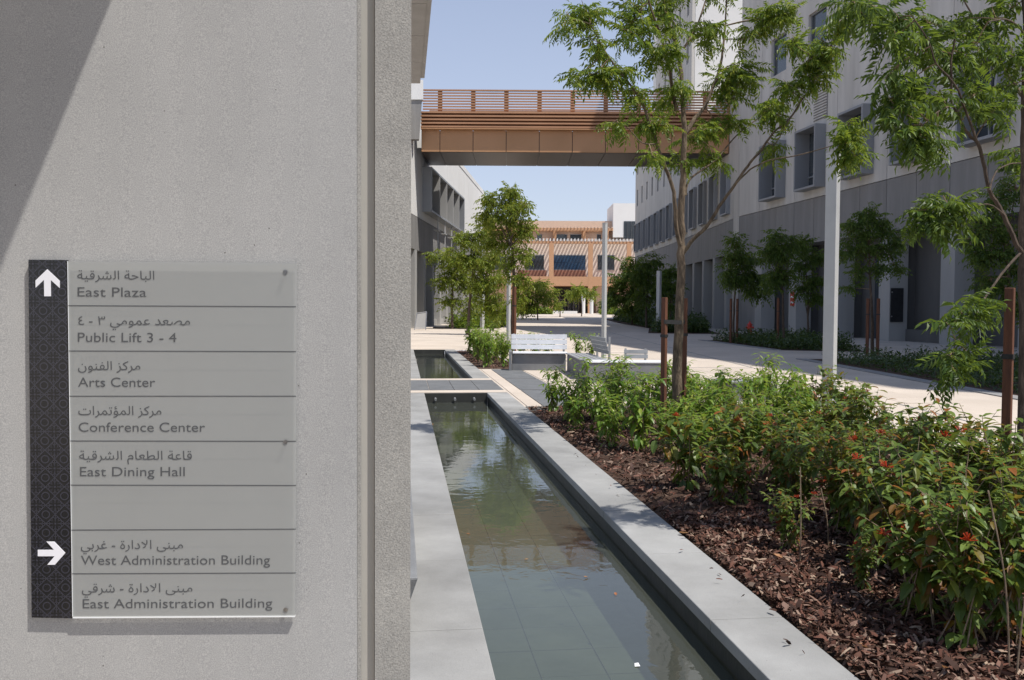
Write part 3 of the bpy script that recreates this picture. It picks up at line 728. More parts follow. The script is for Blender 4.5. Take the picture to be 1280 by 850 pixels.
# ---- far building
FY = 170.0; fz = .67
def fp(u, v, Y=FY): p = PY(u, v, Y); return p
fbld = thing('end_building', 'terracotta and beige building closing the far end with slatted sun shades', 'building', (0, FY, fz))
def fbox(u0, v0, u1, v1, y0, y1, name, m, parent=None):
    a = fp(u0, v1); b = fp(u1, v0)
    return MB().box(a.x, b.x, y0, y1, a.z, b.z).build(name, m, parent or fbld)
fbox(560, 274.5, 772, 303, FY + 3, FY + 14, 'upper_wall', M['peach'])
fbox(560, 304, 800, 347, FY, FY + 14, 'middle_wall', M['shadewall'])
fbox(560, 303.2, 800, 303.9, FY, FY + 3, 'terrace', M['peach'])
for (u0, u1) in ((560, 600), (612, 645), (650, 690), (745, 760), (772, 800)):
    fbox(u0, 357, u1, 391.5, FY, FY + 13, 'ground_wall', M['peach'])
fbox(560, 340, 800, 391.5, FY + 8, FY + 9, 'entrance_wall', M['recess'])
fbox(560, 347, 800, 357, FY - 3.6, FY + 13, 'beam', M['orange'])
for u in (637, 688, 736, 783):
    fbox(u - 3.2, 305.6, u + 3.2, 391.5, FY - 3.62, FY - 3.02, 'orange_column', M['orange'])
for u in (645, 694, 731, 760):
    fbox(u - 2, 286, u + 2, 301, FY + 1.2, FY + 2.98, 'orange_column', M['orange'])
def wing(u0, v0, u1, v1, nx, nz, y, m=None):
    a = fp(u0, v1); b = fp(u1, v0)
    o = MB().box(a.x, b.x, y - .06, y, a.z, b.z).build('window', m or M['glassblue'], fbld)
    for i in range(nx):
        for j in range(nz):
            w = (b.x - a.x) / nx; h = (b.z - a.z) / nz
            MB().box(a.x + i * w + .06, a.x + (i + 1) * w - .06, y - .09, y - .062, a.z + j * h + .06, a.z + (j + 1) * h - .06).build('pane', m or M['glassblue'], o)
    q = MB()
    q.box(a.x - .1, b.x + .1, y - .12, y - .001, a.z - .12, a.z - .002); q.box(a.x - .1, b.x + .1, y - .12, y - .001, b.z + .002, b.z + .12)
    q.build('frame', M['boxmetal'], o)
wing(692, 319.5, 732, 337, 4, 2, FY); wing(657, 319.5, 680, 337, 2, 2, FY, M['glass']); wing(747, 319.5, 768, 337, 2, 2, FY, M['glass'])
wing(612, 319.5, 633, 337, 2, 2, FY, M['glass'])
fbox(692, 337.8, 732, 346.5, FY - .2, FY - .001, 'spandrel', M['brickred']); fbox(647, 337.8, 683, 346.5, FY - .2, FY - .001, 'spandrel', M['brickred'])
for (u0, u1) in ((672, 678), (696, 710), (714, 728), (748, 753)): wing(u0, 292, u1, 297.5, 1, 1, FY + 3, M['glass'])
# sun-shade slats
def shade(u0, u1, v, y0, y1, n, hh, name):
    a = fp(u0, v); b = fp(u1, v)
    for i in range(n):
        x = a.x + (b.x - a.x) * i / (n - 1)
        MB().box(x - .09, x + .09, y0, y1, a.z, a.z + hh).build('shade_slat', M['white'] if n == 38 else M['peach'], fbld)
    MB().box(a.x - .2, b.x + .2, y0 + .15, y0 + .5, a.z - .45, a.z - .002).build('shade_beam', M['orange'], fbld)
    MB().box(a.x - .2, b.x + .2, y1 - .4, y1 - .01, a.z - .4, a.z - .002).build('shade_beam', M['orange'], fbld)
shade(640, 799, 302.5, FY - 3.0, FY + 2.9, 38, .5, 'a')
shade(600, 765, 284.5, FY - .4, FY + 3.0, 40, .26, 'b')
# doors
for (u0, u1) in ((694, 710), (712.5, 728)):
    a = fp(u0, 390.8); b = fp(u1, 373)
    d = MB().box(a.x, b.x, FY + 7.9, FY + 7.95, a.z, b.z).build('glass_door', M['glass'], fbld)
    q = MB(); t_ = .22
    q.box(a.x, b.x, FY + 7.7, FY + 7.898, b.z - t_, b.z); 
    for x in (a.x, (a.x + b.x) / 2 - t_ / 2, b.x - t_): q.box(x, x + t_, FY + 7.7, FY + 7.898, a.z, b.z - t_ - .002)
    q.build('door_frame', M['frame'], d)
# white tower beside it
tw = thing('white_tower', 'plain white stair tower with a dark window at the far end beside the long building', 'building', (24, FY + 4, fz))
def tbox(u0, v0, u1, v1, y0, y1, name, m): a = fp(u0, v1); b = fp(u1, v0); return MB().box(a.x, b.x, y0, y1, a.z, b.z).build(name, m, tw)
tbox(767, 253.5, 812, 296, FY + 1, FY + 12, 'wall', M['white'])
wn = tbox(780.5, 276, 795, 298, FY + .9, FY + .999, 'window', M['glass'])
for u in (785.2, 790): 
    a = fp(u, 298); b = fp(u + .4, 276); MB().box(a.x, b.x, FY + .8, FY + .899, a.z, b.z).build('mullion', M['boxmetal'], wn)
# steps / planter wall in front of the far building
st = tag(fbox(683, 388.6, 716, 391.8, FY - 12, FY - 9, 'low_wall', M['white'], None), 'low white wall across the paving before the far entrance', 'low wall')
st.parent = None; st.location = rootloc(fbld)
for (u, w) in ((728, 1.6), (738, 1.3)):
    a = fp(u, 391, 160); c = MB(); c.cyl((a.x, 158), .34, a.z - .4, a.z + 3.6, 14); o = c.build('round_pillar', M['white'])
    tag(o, 'white round pillar in front of the far entrance doors, ' + ('left one' if u == 728 else 'right one'), 'pillar', 'pillars at the far entrance')

# ------------------------------------------------------------------ street furniture
def post(u, vbase, Y, wx, wy, H, label, rot=TH):
    p = PY(u, vbase, Y); z = gz(Y)
    t = thing('lamp_post', label, 'lamp post', (p.x, Y, z), 'slim square lamp posts along the plaza')
    c, s = math.cos(rot), math.sin(rot)
    F = lambda x, y, zz: (p.x + x * c - y * s, Y + x * s + y * c, zz + z)
    MB().box(-wx / 2, wx / 2, -wy / 2, wy / 2, .03, H, F).build('post', M['metal'], t, bevel=.006)
    MB().box(-wx / 2 - .08, wx / 2 + .08, -wy / 2 - .08, wy / 2 + .08, .0, .028, F).build('base_plate', M['metal'], t)
    MB().box(-wx / 2 - .004, wx / 2 + .004, -wy / 2 - .004, wy / 2 + .004, H + .001, H + .03, F).build('cap', M['metal'], t)
    MB().box(-wx / 2 + .02, wx / 2 - .02, -wy / 2 - .004, -wy / 2 - .0005, .5, .8, F).build('access_hatch', M['metal'], t)
    return t
post(1036, 505, 14.9, .185, .185, 4.2, 'tall square lamp post at the back of the near planting bed, nearest and largest', math.radians(-38))
post(754.6, 447.5, 27.6, .118, .118, 4.25, 'thin square lamp post standing alone in the paving behind the benches', math.radians(-42))
post(823, 414.6, 61.0, .25, .25, 4.2, 'pale lamp post before the dark trees in the shade of the long building', math.radians(-42))
post(602.8, 411, 67.0, .25, .25, 7.2, 'pale lamp post among the leafy trees on the left by the white building', math.radians(-42))
post(635.5, 440, 33.5, .12, .12, 4.35, 'grey lamp post directly behind the staked tree beside the stone bench', math.radians(-42))

def stake(p, H, label, rot=.1, w=.058):
    rot = -.7
    t = thing('tree_stake', label, 'stake', (p.x, p.y, gz(p.y)), 'timber stakes holding young trees')
    c, s = math.cos(rot), math.sin(rot)
    F = lambda x, y, z: (p.x + x * c - y * s, p.y + x * s + y * c, z + gz(p.y))
    MB().box(-w / 2, w / 2, -w / 2, w / 2, -.1, H, F).build('timber', M['stake'], t, bevel=.004)
    m = MB(); m.box(-w / 2 - .006, w / 2 + .006, -w / 2 - .006, w / 2 + .006, H * .72, H * .72 + .035, F); m.build('strap', M['strap'], t)
    return t
stake(PY(829.5, 480, 10.8), 1.74, 'rusty brown timber stake left of the central tree trunk', .15)
stake(PY(854.5, 480, 11.35), 1.74, 'rusty brown timber stake just right of the central tree trunk', .15)
stake(PY(1259.5, 480, 6.1), 1.76, 'rusty brown timber stake at the right edge of the photo, nearest of all', .35)
stake(PY(642.5, 440, 29.0), 2.3, 'brown timber stake against the small tree by the stone bench', .1, .1)
for (u, Y, s_) in ((913, 41, 'left'), (921, 41.4, 'right')): stake(PY(u, 430, Y), 2.1, 'thin stake on the %s side of the shaded tree by the red hydrant' % s_, .1, .09)
for (u, Y, s_) in ((972, 38, 'left'),): stake(PY(u, 430, Y), 2.1, 'thin stake on the %s side of the shaded tree with the red alarm sign' % s_, .1, .09)
for (u, Y, s_) in ((1084, 30.2, 'left'), (1097, 30.2, 'right')): stake(PY(u, 430, Y), 2.0, 'timber stake on the %s side of the shaded tree right of the nearest lamp post' % s_, .1, .09)

# ---- benches
def slats(parent, m, p0, p1, n, depth, z, name='seat_slat', back=None, th=.03):
    """n slats running p0->p1, stacked across depth (seat) or up (back)"""
    a = Vector((p0[0], p0[1], 0)); b = Vector((p1[0], p1[1], 0)); d = (b - a).normalized(); nrm = Vector((-d.y, d.x, 0))
    for i in range(n):
        if back is None:
            w = depth / n; c = nrm * (w * (i + .5)); m_ = MB().bar((a + c) + Vector((0, 0, z)), (b + c) + Vector((0, 0, z)), w * .86, th)
        else:
            w = depth / n; c = nrm * (back + i * .03); zz = z + w * (i + .5); m_ = MB().bar(a + c + Vector((0, 0, zz)), b + c + Vector((0, 0, zz)), th, w * .9)
        m_.build(name, m, parent, bevel=.004)
bA = thing('stone_bench', 'stone bench beside the leafy shrub with a pale slatted seat and long pale slatted backrest', 'bench', (.65, 22.6, 0))
MB().box(.0, 1.38, 22.45, 23.15, 0, .42).build('stone_base', M['stone'], bA, bevel=.01)
MB().box(-.075, -.004, 22.3, 23.2, 0, .50).build('end_slab', M['stone'], bA, bevel=.01)
slats(bA, M['benchslat'], (.02, 22.36), (1.42, 22.36), 5, .72, .455)
slats(bA, M['benchslat'], (-.02, 23.0), (1.44, 23.0), 3, .40, .52, 'back_slat', back=0.0)
for x in (.05, .7, 1.36): MB().box(x - .025, x + .025, 23.06, 23.12, .42, .93).build('back_bracket', M['greyslat'], bA)
bB = thing('stone_bench', 'angled stone bench section with a small grey slatted backrest', 'bench', (1.6, 21.0, 0))
p = [(1.40, 22.3), (1.58, 19.6), (2.25, 19.7), (2.05, 22.4)]
MB().hexa([(x, y, 0) for x, y in reversed(p)][::-1] + [(x, y, .42) for x, y in p]).build('stone_base', M['stone'], bB, bevel=.01)
slats(bB, M['greyslat'], (2.12, 19.62), (1.98, 22.3), 5, .62, .455)
slats(bB, M['greyslat'], (2.28, 20.6), (2.08, 22.4), 4, .40, .52, 'back_slat', back=0.0)
for q in ((2.28, 20.8), (2.12, 22.1)): MB().box(q[0] + .0, q[0] + .05, q[1] - .03, q[1] + .03, .3, .93).build('back_bracket', M['greyslat'], bB)
bC = thing('stone_bench', 'long stone bench behind the bright green shrubs with a pale seat edge and dark backrest', 'bench', (2.9, 19.3, 0))
MB().box(1.60, 3.35, 18.75, 19.5, 0, .42).build('stone_base', M['stone'], bC, bevel=.01)
slats(bC, M['benchslat'], (1.6, 18.72), (3.37, 18.72), 5, .74, .455)
slats(bC, M['greyslat'], (2.48, 19.42), (3.0, 19.40), 2, .20, .50, 'back_slat', back=0.0)
for x in (2.52, 2.96): MB().box(x - .02, x + .02, 19.47, 19.52, .42, .72).build('back_bracket', M['greyslat'], bC)
bD = thing('stone_bench', 'grey slatted stone bench half hidden behind the shrubs beyond the far bed corner', 'bench', (4.6, 15.6, 0))
MB().box(3.6, 4.6, 15.2, 15.9, 0, .30).build('stone_base', M['stone'], bD, bevel=.01)
slats(bD, M['greyslat'], (3.6, 15.15), (4.62, 15.15), 5, .74, .335)

# ---- fire hydrant
hp = PZ(937, 419); hx, hy = hp.x, hp.y
hd = thing('fire_hydrant', 'red fire hydrant by the arcade columns on the right', 'fire hydrant', (hx, hy, 0))
m = MB(); m.cyl((hx, hy), .17, 0, .06, 16); m.cyl((hx, hy), .135, .061, .62, 16); m.cyl((hx, hy), .18, .621, .67, 16); m.cyl((hx, hy), .14, .671, .80, 16, .05); m.cyl((hx, hy), .035, .80, .88, 6)
m.build('body', M['red'], hd)
for s_ in (-1, 1):
    MB().tube([(hx + s_ * .13, hy, .48), (hx + s_ * .24, hy, .48)], .065, 12).build('nozzle', M['red'], hd)
MB().tube([(hx, hy - .13, .42), (hx, hy - .22, .42)], .08, 12).build('nozzle', M['red'], hd)
# ---- red alarm sign on an arcade column
q = F_near(51.2, 0, 2.1)
al = thing('alarm_sign', 'small red sign with white bars on an arcade column behind the shaded trees', 'sign', q)
fb(MB(), F_near, 56.0, 56.5, .014, .06, 1.85, 2.75).build('sign_board', M['red'], al)
for z in (2.0, 2.35): fb(MB(), F_near, 56.08, 56.42, .061, .066, z, z + .12).build('white_bar', M['whiteprint'], al)
# ---- small framed notice standing by the left building
np_ = PZ(525, 412.5)
ns = thing('notice_stand', 'low metal framed notice stand at the foot of the left building', 'notice stand', (np_.x, np_.y, 0))
fq = MB(); X, Y = np_.x, np_.y
for (a, b) in (((X - .4, Y, .0), (X - .25, Y + .3, 1.2)), ((X + .4, Y, .0), (X + .45, Y + .3, 1.3)), ((X - .25, Y + .3, 1.2), (X + .45, Y + .3, 1.3)), ((X - .4, Y, .1), (X + .4, Y, .1))): fq.bar(a, b, .05, .05)
fq.build('frame', M['galv'], ns)
MB().add([(X - .35, Y + .04, .15), (X + .37, Y + .04, .15), (X + .42, Y + .29, 1.24), (X - .22, Y + .29, 1.14), (X - .35, Y + .07, .15), (X + .37, Y + .07, .15), (X + .42, Y + .32, 1.24), (X - .22, Y + .32, 1.14)], [(0, 1, 2, 3), (7, 6, 5, 4), (0, 4, 5, 1), (1, 5, 6, 2), (2, 6, 7, 3), (3, 7, 4, 0)]).build('notice_board', M['column'], ns)
dm = MB().box(PZ(536, 412).x, PZ(566, 412).x, 67, 72, .006, .10).build('shadow_slab', M['black'])  # dark shadows at the building foot, put in as a black slab
tag(dm, 'low black slab put in for dark shadow on the paving at the foot of the left building', 'shadow slab')

# ------------------------------------------------------------------ planting: mulch sheets
def sheet(name, pts, m, z=0.0, label=None, kind='structure'):
    mb = MB(); n = len(pts); mb.add([(x, y, z + gz(y)) for x, y in pts], [tuple(range(n))]); return mb.build(name, m, kind=kind)
chb = MB()
NS, NT = 22, 86
for j in range(NT + 1):
    for i in range(NS + 1):
        s = 1.965 + 4.335 * i / NS; t = -3 + 17 * j / NT
        edge = min(1, min(s - 1.965, 6.3 - s, 14 - t) / .35)
        chb.v.append(CH(s, t, -.055 + .05 * edge + .018 * math.sin(3.1 * s + 1.7 * t) * math.sin(2.3 * t - s) * edge))
for j in range(NT):
    for i in range(NS): a = j * (NS + 1) + i; chb.f.append((a, a + 1, a + NS + 2, a + NS + 1)); chb.sm.append(True)
chb.build('planting_bed', M['soil'], kind='structure')
MB().add([CH(1.965, 22.9, -.02), CH(3.15, 22.9, -.02), CH(3.15, 33, -.02), CH(1.965, 33, -.02)], [(0, 1, 2, 3)]).build('planting_bed', M['soil'], kind='structure')
# kerbs closing the beds
kb = thing('bed_kerb', 'low stone edging around the far and right sides of the near planting bed', 'kerb', CH(6.35, 6))
for k in range(14): chbox(MB(), 6.3, 6.42, -3 + k * 1.214 + .004, -3 + (k + 1) * 1.214 - .004, -.1, .016).build('kerb_stone', M['coping'], kb)
for k in range(4): chbox(MB(), 1.97 + k * 1.08, 1.97 + (k + 1) * 1.08 - .008, 14.0, 14.045, -.1, .014).build('kerb_stone', M['coping'], kb)
# right-hand shaded beds and the grey margin beside them
def bedpoly(px): return [tuple(PZ(u, v)[:2]) for u, v in px]
rbed1 = [(9.95, 45.5), (10.6, 34.6), (13.6, 33.6), (15.4, 46)]
rbed2 = [(9.55, 28.5), (9.35, 5), (16.5, 5), (15.8, 28.5)]
rbed3 = [(12.0, 118), (11.2, 72), (8.9, 57.5), (13.5, 56.5), (15.6, 72), (15.8, 118)]
lbed = [(-5.3, 66.5), (-1.0, 68.0), (.2, 96), (-3.2, 96)]
for i, (q, z) in enumerate(((rbed1, .012), (rbed2, .012), (rbed3, .012), (lbed, .012))):
    sheet('planting_bed', q, M['soil'], z)
def margin(q0, q1, w):
    a = Vector((*q0, 0)); b = Vector((*q1, 0)); d = (b - a); L = d.length; d.normalize(); n = Vector((-d.y, d.x, 0)) * w
    k = int(L / 1.2); o = thing('bed_kerb', 'flat grey stone margin beside the shaded bed on the right, %s part' % ('far' if q0[1] > 40 else 'near'), 'kerb', (a.x, a.y, 0))
    for i in range(k):
        p = a + d * (L * i / k + .01); r = a + d * (L * (i + 1) / k - .01)
        MB().hexa([(*(p)[:2], 0), (*(r)[:2], 0), (*(r + n)[:2], 0), (*(p + n)[:2], 0), (*(p)[:2], .022), (*(r)[:2], .022), (*(r + n)[:2], .022), (*(p + n)[:2], .022)]).build('kerb_stone', M['pavegrey'], o)
margin(rbed1[0], rbed1[1], -.35); margin(rbed2[0], rbed2[1], -.35)
# shaded roadway slabs: broad joints across the plaza
rd = thing('plaza_joint', 'thin dark joint lines running along the broad pale roadway', 'paving joint', (6, 40, 0))
for x in (6.6,):
    for y in range(12, 92, 4): MB().box(x - .02 , x + .02 , y + .02, y + 3.98, .0, .006).build('joint_strip', M['pavegrey'], rd)
for y in range(16, 92, 8): MB().box(3.2 if y > 16 else 7, 6.57, y - .02, y + .02, .0, .006).build('joint_strip', M['pavegrey'], rd)

# mulch chips: real curled flakes
def chips(n, fs, ft, z0, parent=None, size=1.0, dens=None):
    s = fs(n); t = ft(n)
    x = s * CT - t * ST; y = s * ST + t * CT
    L = rng.uniform(.009, .036, n) * size; Wd = L * rng.uniform(.13, .42, n)
    yaw = rng.uniform(0, 2 * np.pi, n); tilt = rng.normal(0, .5, n); rol = rng.normal(0, .6, n)
    base = np.array([[-1, -.7, 0], [-1, .6, .0], [0, -1, .28], [0, 1, .28], [1, -.5, 0], [1, .8, .05]], float)
    V = base[None] * np.stack([L, Wd, L * .5], 1)[:, None]
    def rot(V, ax, a):
        c, s_ = np.cos(a)[:, None], np.sin(a)[:, None]; i, j = [(1, 2), (2, 0), (0, 1)][ax]
        vi = V[..., i] * c - V[..., j] * s_; vj = V[..., i] * s_ + V[..., j] * c; V[..., i] = vi; V[..., j] = vj; return V
    V = rot(V, 0, rol); V = rot(V, 1, tilt); V = rot(V, 2, yaw)
    V += np.stack([x, y, z0 + rng.uniform(.004, .035, n)], 1)[:, None]
    Fb = np.array([[0, 2, 3, 1], [2, 4, 5, 3]])
    F = (Fb[None] + (np.arange(n) * 6)[:, None, None]).reshape(-1, 4)
    return V.reshape(-1, 3), F
A = [chips(42000, lambda n: 1.99 + 3.4 * rng.power(.8, n), lambda n: rng.uniform(1.8, 6.5, n), .0),
     chips(18000, lambda n: rng.uniform(1.99, 6.2, n), lambda n: rng.uniform(6, 14, n), .0, size=1.2),
     chips(500, lambda n: rng.uniform(2.02, 5.5, n), lambda n: rng.uniform(1.8, 9, n), .012, size=1.45),
     chips(26, lambda n: rng.uniform(1.80, 1.96, n), lambda n: rng.uniform(2.2, 10, n), .008, size=.7),
     chips(700, lambda n: rng.uniform(2.0, 3.1, n), lambda n: rng.uniform(23, 32.9, n), -.01, size=1.5)]
off = 0; VV = []; FF = []
for v, f in A: VV.append(v); FF.append(f + off); off += len(v)
tag(npmesh('mulch', np.concatenate(VV), np.concatenate(FF), M['mulch']), 'reddish brown bark mulch covering the planting bed', 'mulch', kind='stuff')

# ------------------------------------------------------------------ leaves
def leaf_tpl(L=1.0, W=.32, droop=.25, fold=.10):
    """lanceolate leaf from origin along +Y, 10 tris"""
    ys = [0, .22, .5, .78, 1.0]; ws = [0, .8, 1.0, .62, 0]
    V = []; 
    for y, w in zip(ys, ws):
        z = -droop * y * y
        if w == 0: V.append([(0, y, z)])
        else: V.append([(-w * W / 2, y, z + fold * w * .5), (0, y, z - .0), (w * W / 2, y, z + fold * w * .5)])
    flat = []; ids = []
    for r in V: ids.append([len(flat) + k for k in range(len(r))]); flat += r
    F = [(ids[0][0], ids[1][1], ids[1][0]), (ids[0][0], ids[1][2], ids[1][1])]
    for a in (1, 2):
        A_, B_ = ids[a], ids[a + 1]
        for k in (0, 1): F += [(A_[k], A_[k + 1], B_[k + 1]), (A_[k], B_[k + 1], B_[k])]
    A_, e = ids[3], ids[4][0]; F += [(A_[0], A_[1], e), (A_[1], A_[2], e)]
    return np.array(flat) * L, np.array(F)
def simple_leaf(W=.4, droop=.2):
    V = np.array([(0, 0, 0), (-W / 2, .45, .03), (W / 2, .45, .03), (0, .5, -.03 - droop * .25), (0, 1, -droop)], float)
    F = np.array([(0, 3, 1), (0, 2, 3), (3, 4, 1), (2, 4, 3)]); return V, F
def rotm(yaw, pitch, roll):
    """N rotation matrices: leaf +Y turned by roll about Y, pitch up about X, yaw about Z"""
    cy, sy, cp, sp_, cr, sr = np.cos(yaw), np.sin(yaw), np.cos(pitch), np.sin(pitch), np.cos(roll), np.sin(roll)
    o = np.zeros_like(cy); i = np.ones_like(cy)
    Rz = np.stack([np.stack([cy, -sy, o], -1), np.stack([sy, cy, o], -1), np.stack([o, o, i], -1)], -2)
    Rx = np.stack([np.stack([i, o, o], -1), np.stack([o, cp, -sp_], -1), np.stack([o, sp_, cp], -1)], -2)
    Ry = np.stack([np.stack([cr, o, sr], -1), np.stack([o, i, o], -1), np.stack([-sr, o, cr], -1)], -2)
    return Rz @ Rx @ Ry
def scatter(tpl, P, R, S):
    V, F = tpl; n = len(P)
    W_ = np.einsum('nij,kj->nki', R, V) * S[:, None, None] + P[:, None]
    return W_.reshape(-1, 3), (F[None] + (np.arange(n) * len(V))[:, None, None]).reshape(-1, F.shape[1])
def frond_tpl(nl=13, seed=0, W=.40, leaflen=.31):
    """pinnate leaf length 1 along +Y arching down, leaflets both sides"""
    r = np.random.default_rng(seed); lv, lf = simple_leaf(W, .35)
    P = []; yaw = []; pit = []; rol = []; S = []
    for i in range(nl):
        f = .16 + .84 * (i // 2) / (nl // 2); side = 1 if i % 2 else -1
        if i == nl - 1: side = 0; f = 1
        z = -.38 * f * f
        P.append((0, f * .93, z)); a = side * r.uniform(.95, 1.25); yaw.append(-a * 1.0); pit.append(-.25 - .76 * f * .6 + r.normal(0, .12)); rol.append(r.normal(0, .3) + side * .15)
        S.append(leaflen * (1.05 - .35 * abs(f - .5) * 2 * .8) * r.uniform(.85, 1.1))
    V, F = scatter((lv, lf), np.array(P, float), rotm(np.array(yaw), np.array(pit), np.array(rol)), np.array(S))
    # rachis: thin strip
    k = len(V); rv = []; 
    for f in (0, .33, .66, .95): rv += [(-.006, f * .95, -.38 * f * f), (.006, f * .95, -.38 * f * f + .004)]
    rf = []
    for q in range(3): a = k + q * 2; rf += [(a, a + 1, a + 3), (a, a + 3, a + 2)]
    return np.vstack([V, np.array(rv)]), np.vstack([F, np.array(rf)])
FR = [frond_tpl(13, 1, .33, .36), frond_tpl(15, 2, .34, .33), frond_tpl(11, 3, .32, .38)]
FRs = [frond_tpl(9, 4, .42, .36), frond_tpl(9, 5, .40, .38)]

def catmull(pts, k=4):
    pts = [Vector(p) for p in pts]; out = []
    for i in range(len(pts) - 1):
        p0 = pts[max(i - 1, 0)]; p1 = pts[i]; p2 = pts[i + 1]; p3 = pts[min(i + 2, len(pts) - 1)]
        for j in range(k):
            t = j / k
            out.append(.5 * ((2 * p1) + (-p0 + p2) * t + (2 * p0 - 5 * p1 + 4 * p2 - p3) * t * t + (-p0 + 3 * p1 - 3 * p2 + p3) * t ** 3))
    out.append(pts[-1]); return out

def make_tree(name, label, group, base, branches, blobs, leafm, barkm, flen=.32, shoots=6, nf=7, tpls=None, ind=0, twigr=.006, ty=1.0, bn=7):
    """branches: list of (points world, r0, r1); blobs: list of (centre world, radius m, weight)"""
    th = thing(name, label, 'tree', base, group)
    tr = MB()
    allp = []
    for bi, (pts, r0, r1) in enumerate(branches):
        c = catmull(pts, 4); n = len(c)
        c = [p + Vector((random.gauss(0, 1), random.gauss(0, 1), random.gauss(0, 1))) * (r0 + (r1 - r0) * i / (n - 1)) * .13 * (0 < i < n - 1) for i, p in enumerate(c)]
        mb = MB().tube(c, [r0 + (r1 - r0) * (i / (n - 1)) ** .8 for i in range(n)], bn if r0 < .05 else bn + 3)
        if bi == 0: trunk = mb.build('trunk', barkm, th)
        else: mb.build('limb', barkm, trunk)
        allp += c
    AP = np.array([tuple(p) for p in allp])
    P = []; D = []; S = []; tw = MB()
    for (c, r, wgt) in blobs:
        c = np.array(tuple(c)); j = AP[np.argmin(((AP - c) ** 2).sum(1))]
        ns = max(2, int(round(shoots * wgt)))
        hub = Vector(c * .75 + j * .25)
        tw.tube(catmull([Vector(j), (Vector(j) + hub) / 2 + Vector((0, 0, .05 * r)), hub], 2), [twigr * 1.6, twigr * 1.4, twigr * 1.3, twigr * 1.2, twigr], 5, False)
        for _ in range(ns):
            d = rng.normal(size=3); d /= np.linalg.norm(d); e = c + d * r * rng.uniform(.35, 1) ** .6 * np.array([1, ty, .9])
            mid = (np.array(hub) + e) / 2 + rng.normal(size=3) * r * .08
            tw.tube([hub, Vector(mid), Vector(e)], [twigr, twigr * .8, twigr * .45], 4, False)
            k = rng.integers(nf - 2, nf + 3); a0 = rng.uniform(0, 6.28)
            for q in range(k):
                f = .55 + .45 * q / k
                P.append(mid + (e - mid) * (f * 2 - 1)); D.append(a0 + q * 2.4 + rng.normal(0, .3)); S.append(flen * rng.uniform(.7, 1.15))
    tw.build('twigs', M['twig'], trunk, kind='stuff')
    P = np.array(P); D = np.array(D); S = np.array(S); n = len(P)
    R = rotm(D, rng.normal(-.12, .55, n), rng.normal(0, .5, n))
    tpls = tpls or FR
    kind = rng.integers(0, len(tpls), n)
    order = np.argsort(np.abs(P[:, 1] - P[:, 1].min()) + rng.uniform(0, .3, n))
    indset = set(order[:ind].tolist())
    crown = link('crown', None, th)
    if ind:
        mes = []
        for V, F in tpls:
            me = bpy.data.meshes.new('leaf'); me.from_pydata(V.tolist(), [], F.tolist()); me.materials.append(leafm); mes.append(me)
        o0 = rootloc(th)
        for i in sorted(indset):
            o = link('leaf', mes[kind[i]], crown); Mx = Matrix(R[i].tolist()).to_4x4() * 1.0
            o.matrix_local = Matrix.Translation(Vector(P[i]) - o0) @ Mx @ Matrix.Scale(S[i], 4)
    VV = []; FF = []; off = 0
    rest = np.array([i not in indset for i in range(n)])
    for k, t in enumerate(tpls):
        s_ = (kind == k) & rest
        if s_.any(): v, f = scatter(t, P[s_], R[s_], S[s_]); VV.append(v); FF.append(f + off); off += len(v)
    if VV:
        fo = npmesh('foliage', np.concatenate(VV), np.concatenate(FF), leafm, crown); fo['kind'] = 'stuff'
    return th

def P3(u, v, Y): return PY(u, v, Y)
# ---- central tree
Y0 = 11.0
def br_(px, r0, r1, dY=0.0, Yb=Y0, y0off=0.0):
    n = len(px); return ([P3(u, v, Yb + y0off + dY * i / (n - 1)) for i, (u, v) in enumerate(px)], r0, r1)
tb = PY(846, 500, Y0); tb.z = -.02
B = [([tb, P3(846.5, 470, Y0), P3(849, 400, Y0), P3(851.5, 330, Y0), P3(852, 290, Y0), P3(853, 240, Y0), P3(854.5, 200, Y0), P3(856, 160, Y0), P3(853, 115, Y0 + .05), P3(849, 70, Y0 + .1), P3(836, 28, Y0 + .1), P3(826, -25, Y0 + .2), P3(815, -90, Y0 + .2)], .070, .012),
     br_([(852, 312), (845, 285), (842, 240), (832, 210), (822, 184), (812, 155), (802, 127), (789, 108), (777, 93), (757, 65), (738, 30)], .029, .008, -.9),
     br_([(846, 138), (840, 110), (837, 85), (831, 62), (825, 42), (812, 5), (800, -40)], .026, .008, -.6),
     br_([(857, 166), (868, 148), (881, 133), (893, 105), (901, 79), (905, 50), (907, 23), (910, -40)], .030, .008, .5),
     br_([(853, 318), (866, 300), (882, 285), (899, 258), (912, 240), (925, 221), (938, 203), (952, 187), (966, 167), (988, 147), (1003, 124), (1016, 104), (1030, 78), (1041, 54)], .026, .006, -.8),
     br_([(918, 231), (938, 212), (963, 200), (994, 195), (1034, 184), (1050, 178)], .012, .004, -.9, y0off=-.35),
     br_([(857, 244), (861, 226), (878, 212), (895, 200), (908, 184), (921, 169), (938, 155), (957, 141), (975, 122)], .015, .005, .5),
     br_([(988, 147), (978, 165), (968, 182)], .008, .004, -.1, y0off=-.6),
     br_([(818, 180), (802, 178), (785, 160), (772, 150)], .010, .004, -.3, y0off=-.5),
     br_([(855, 60), (872, 30), (885, -10), (895, -50)], .016, .006, .6)]
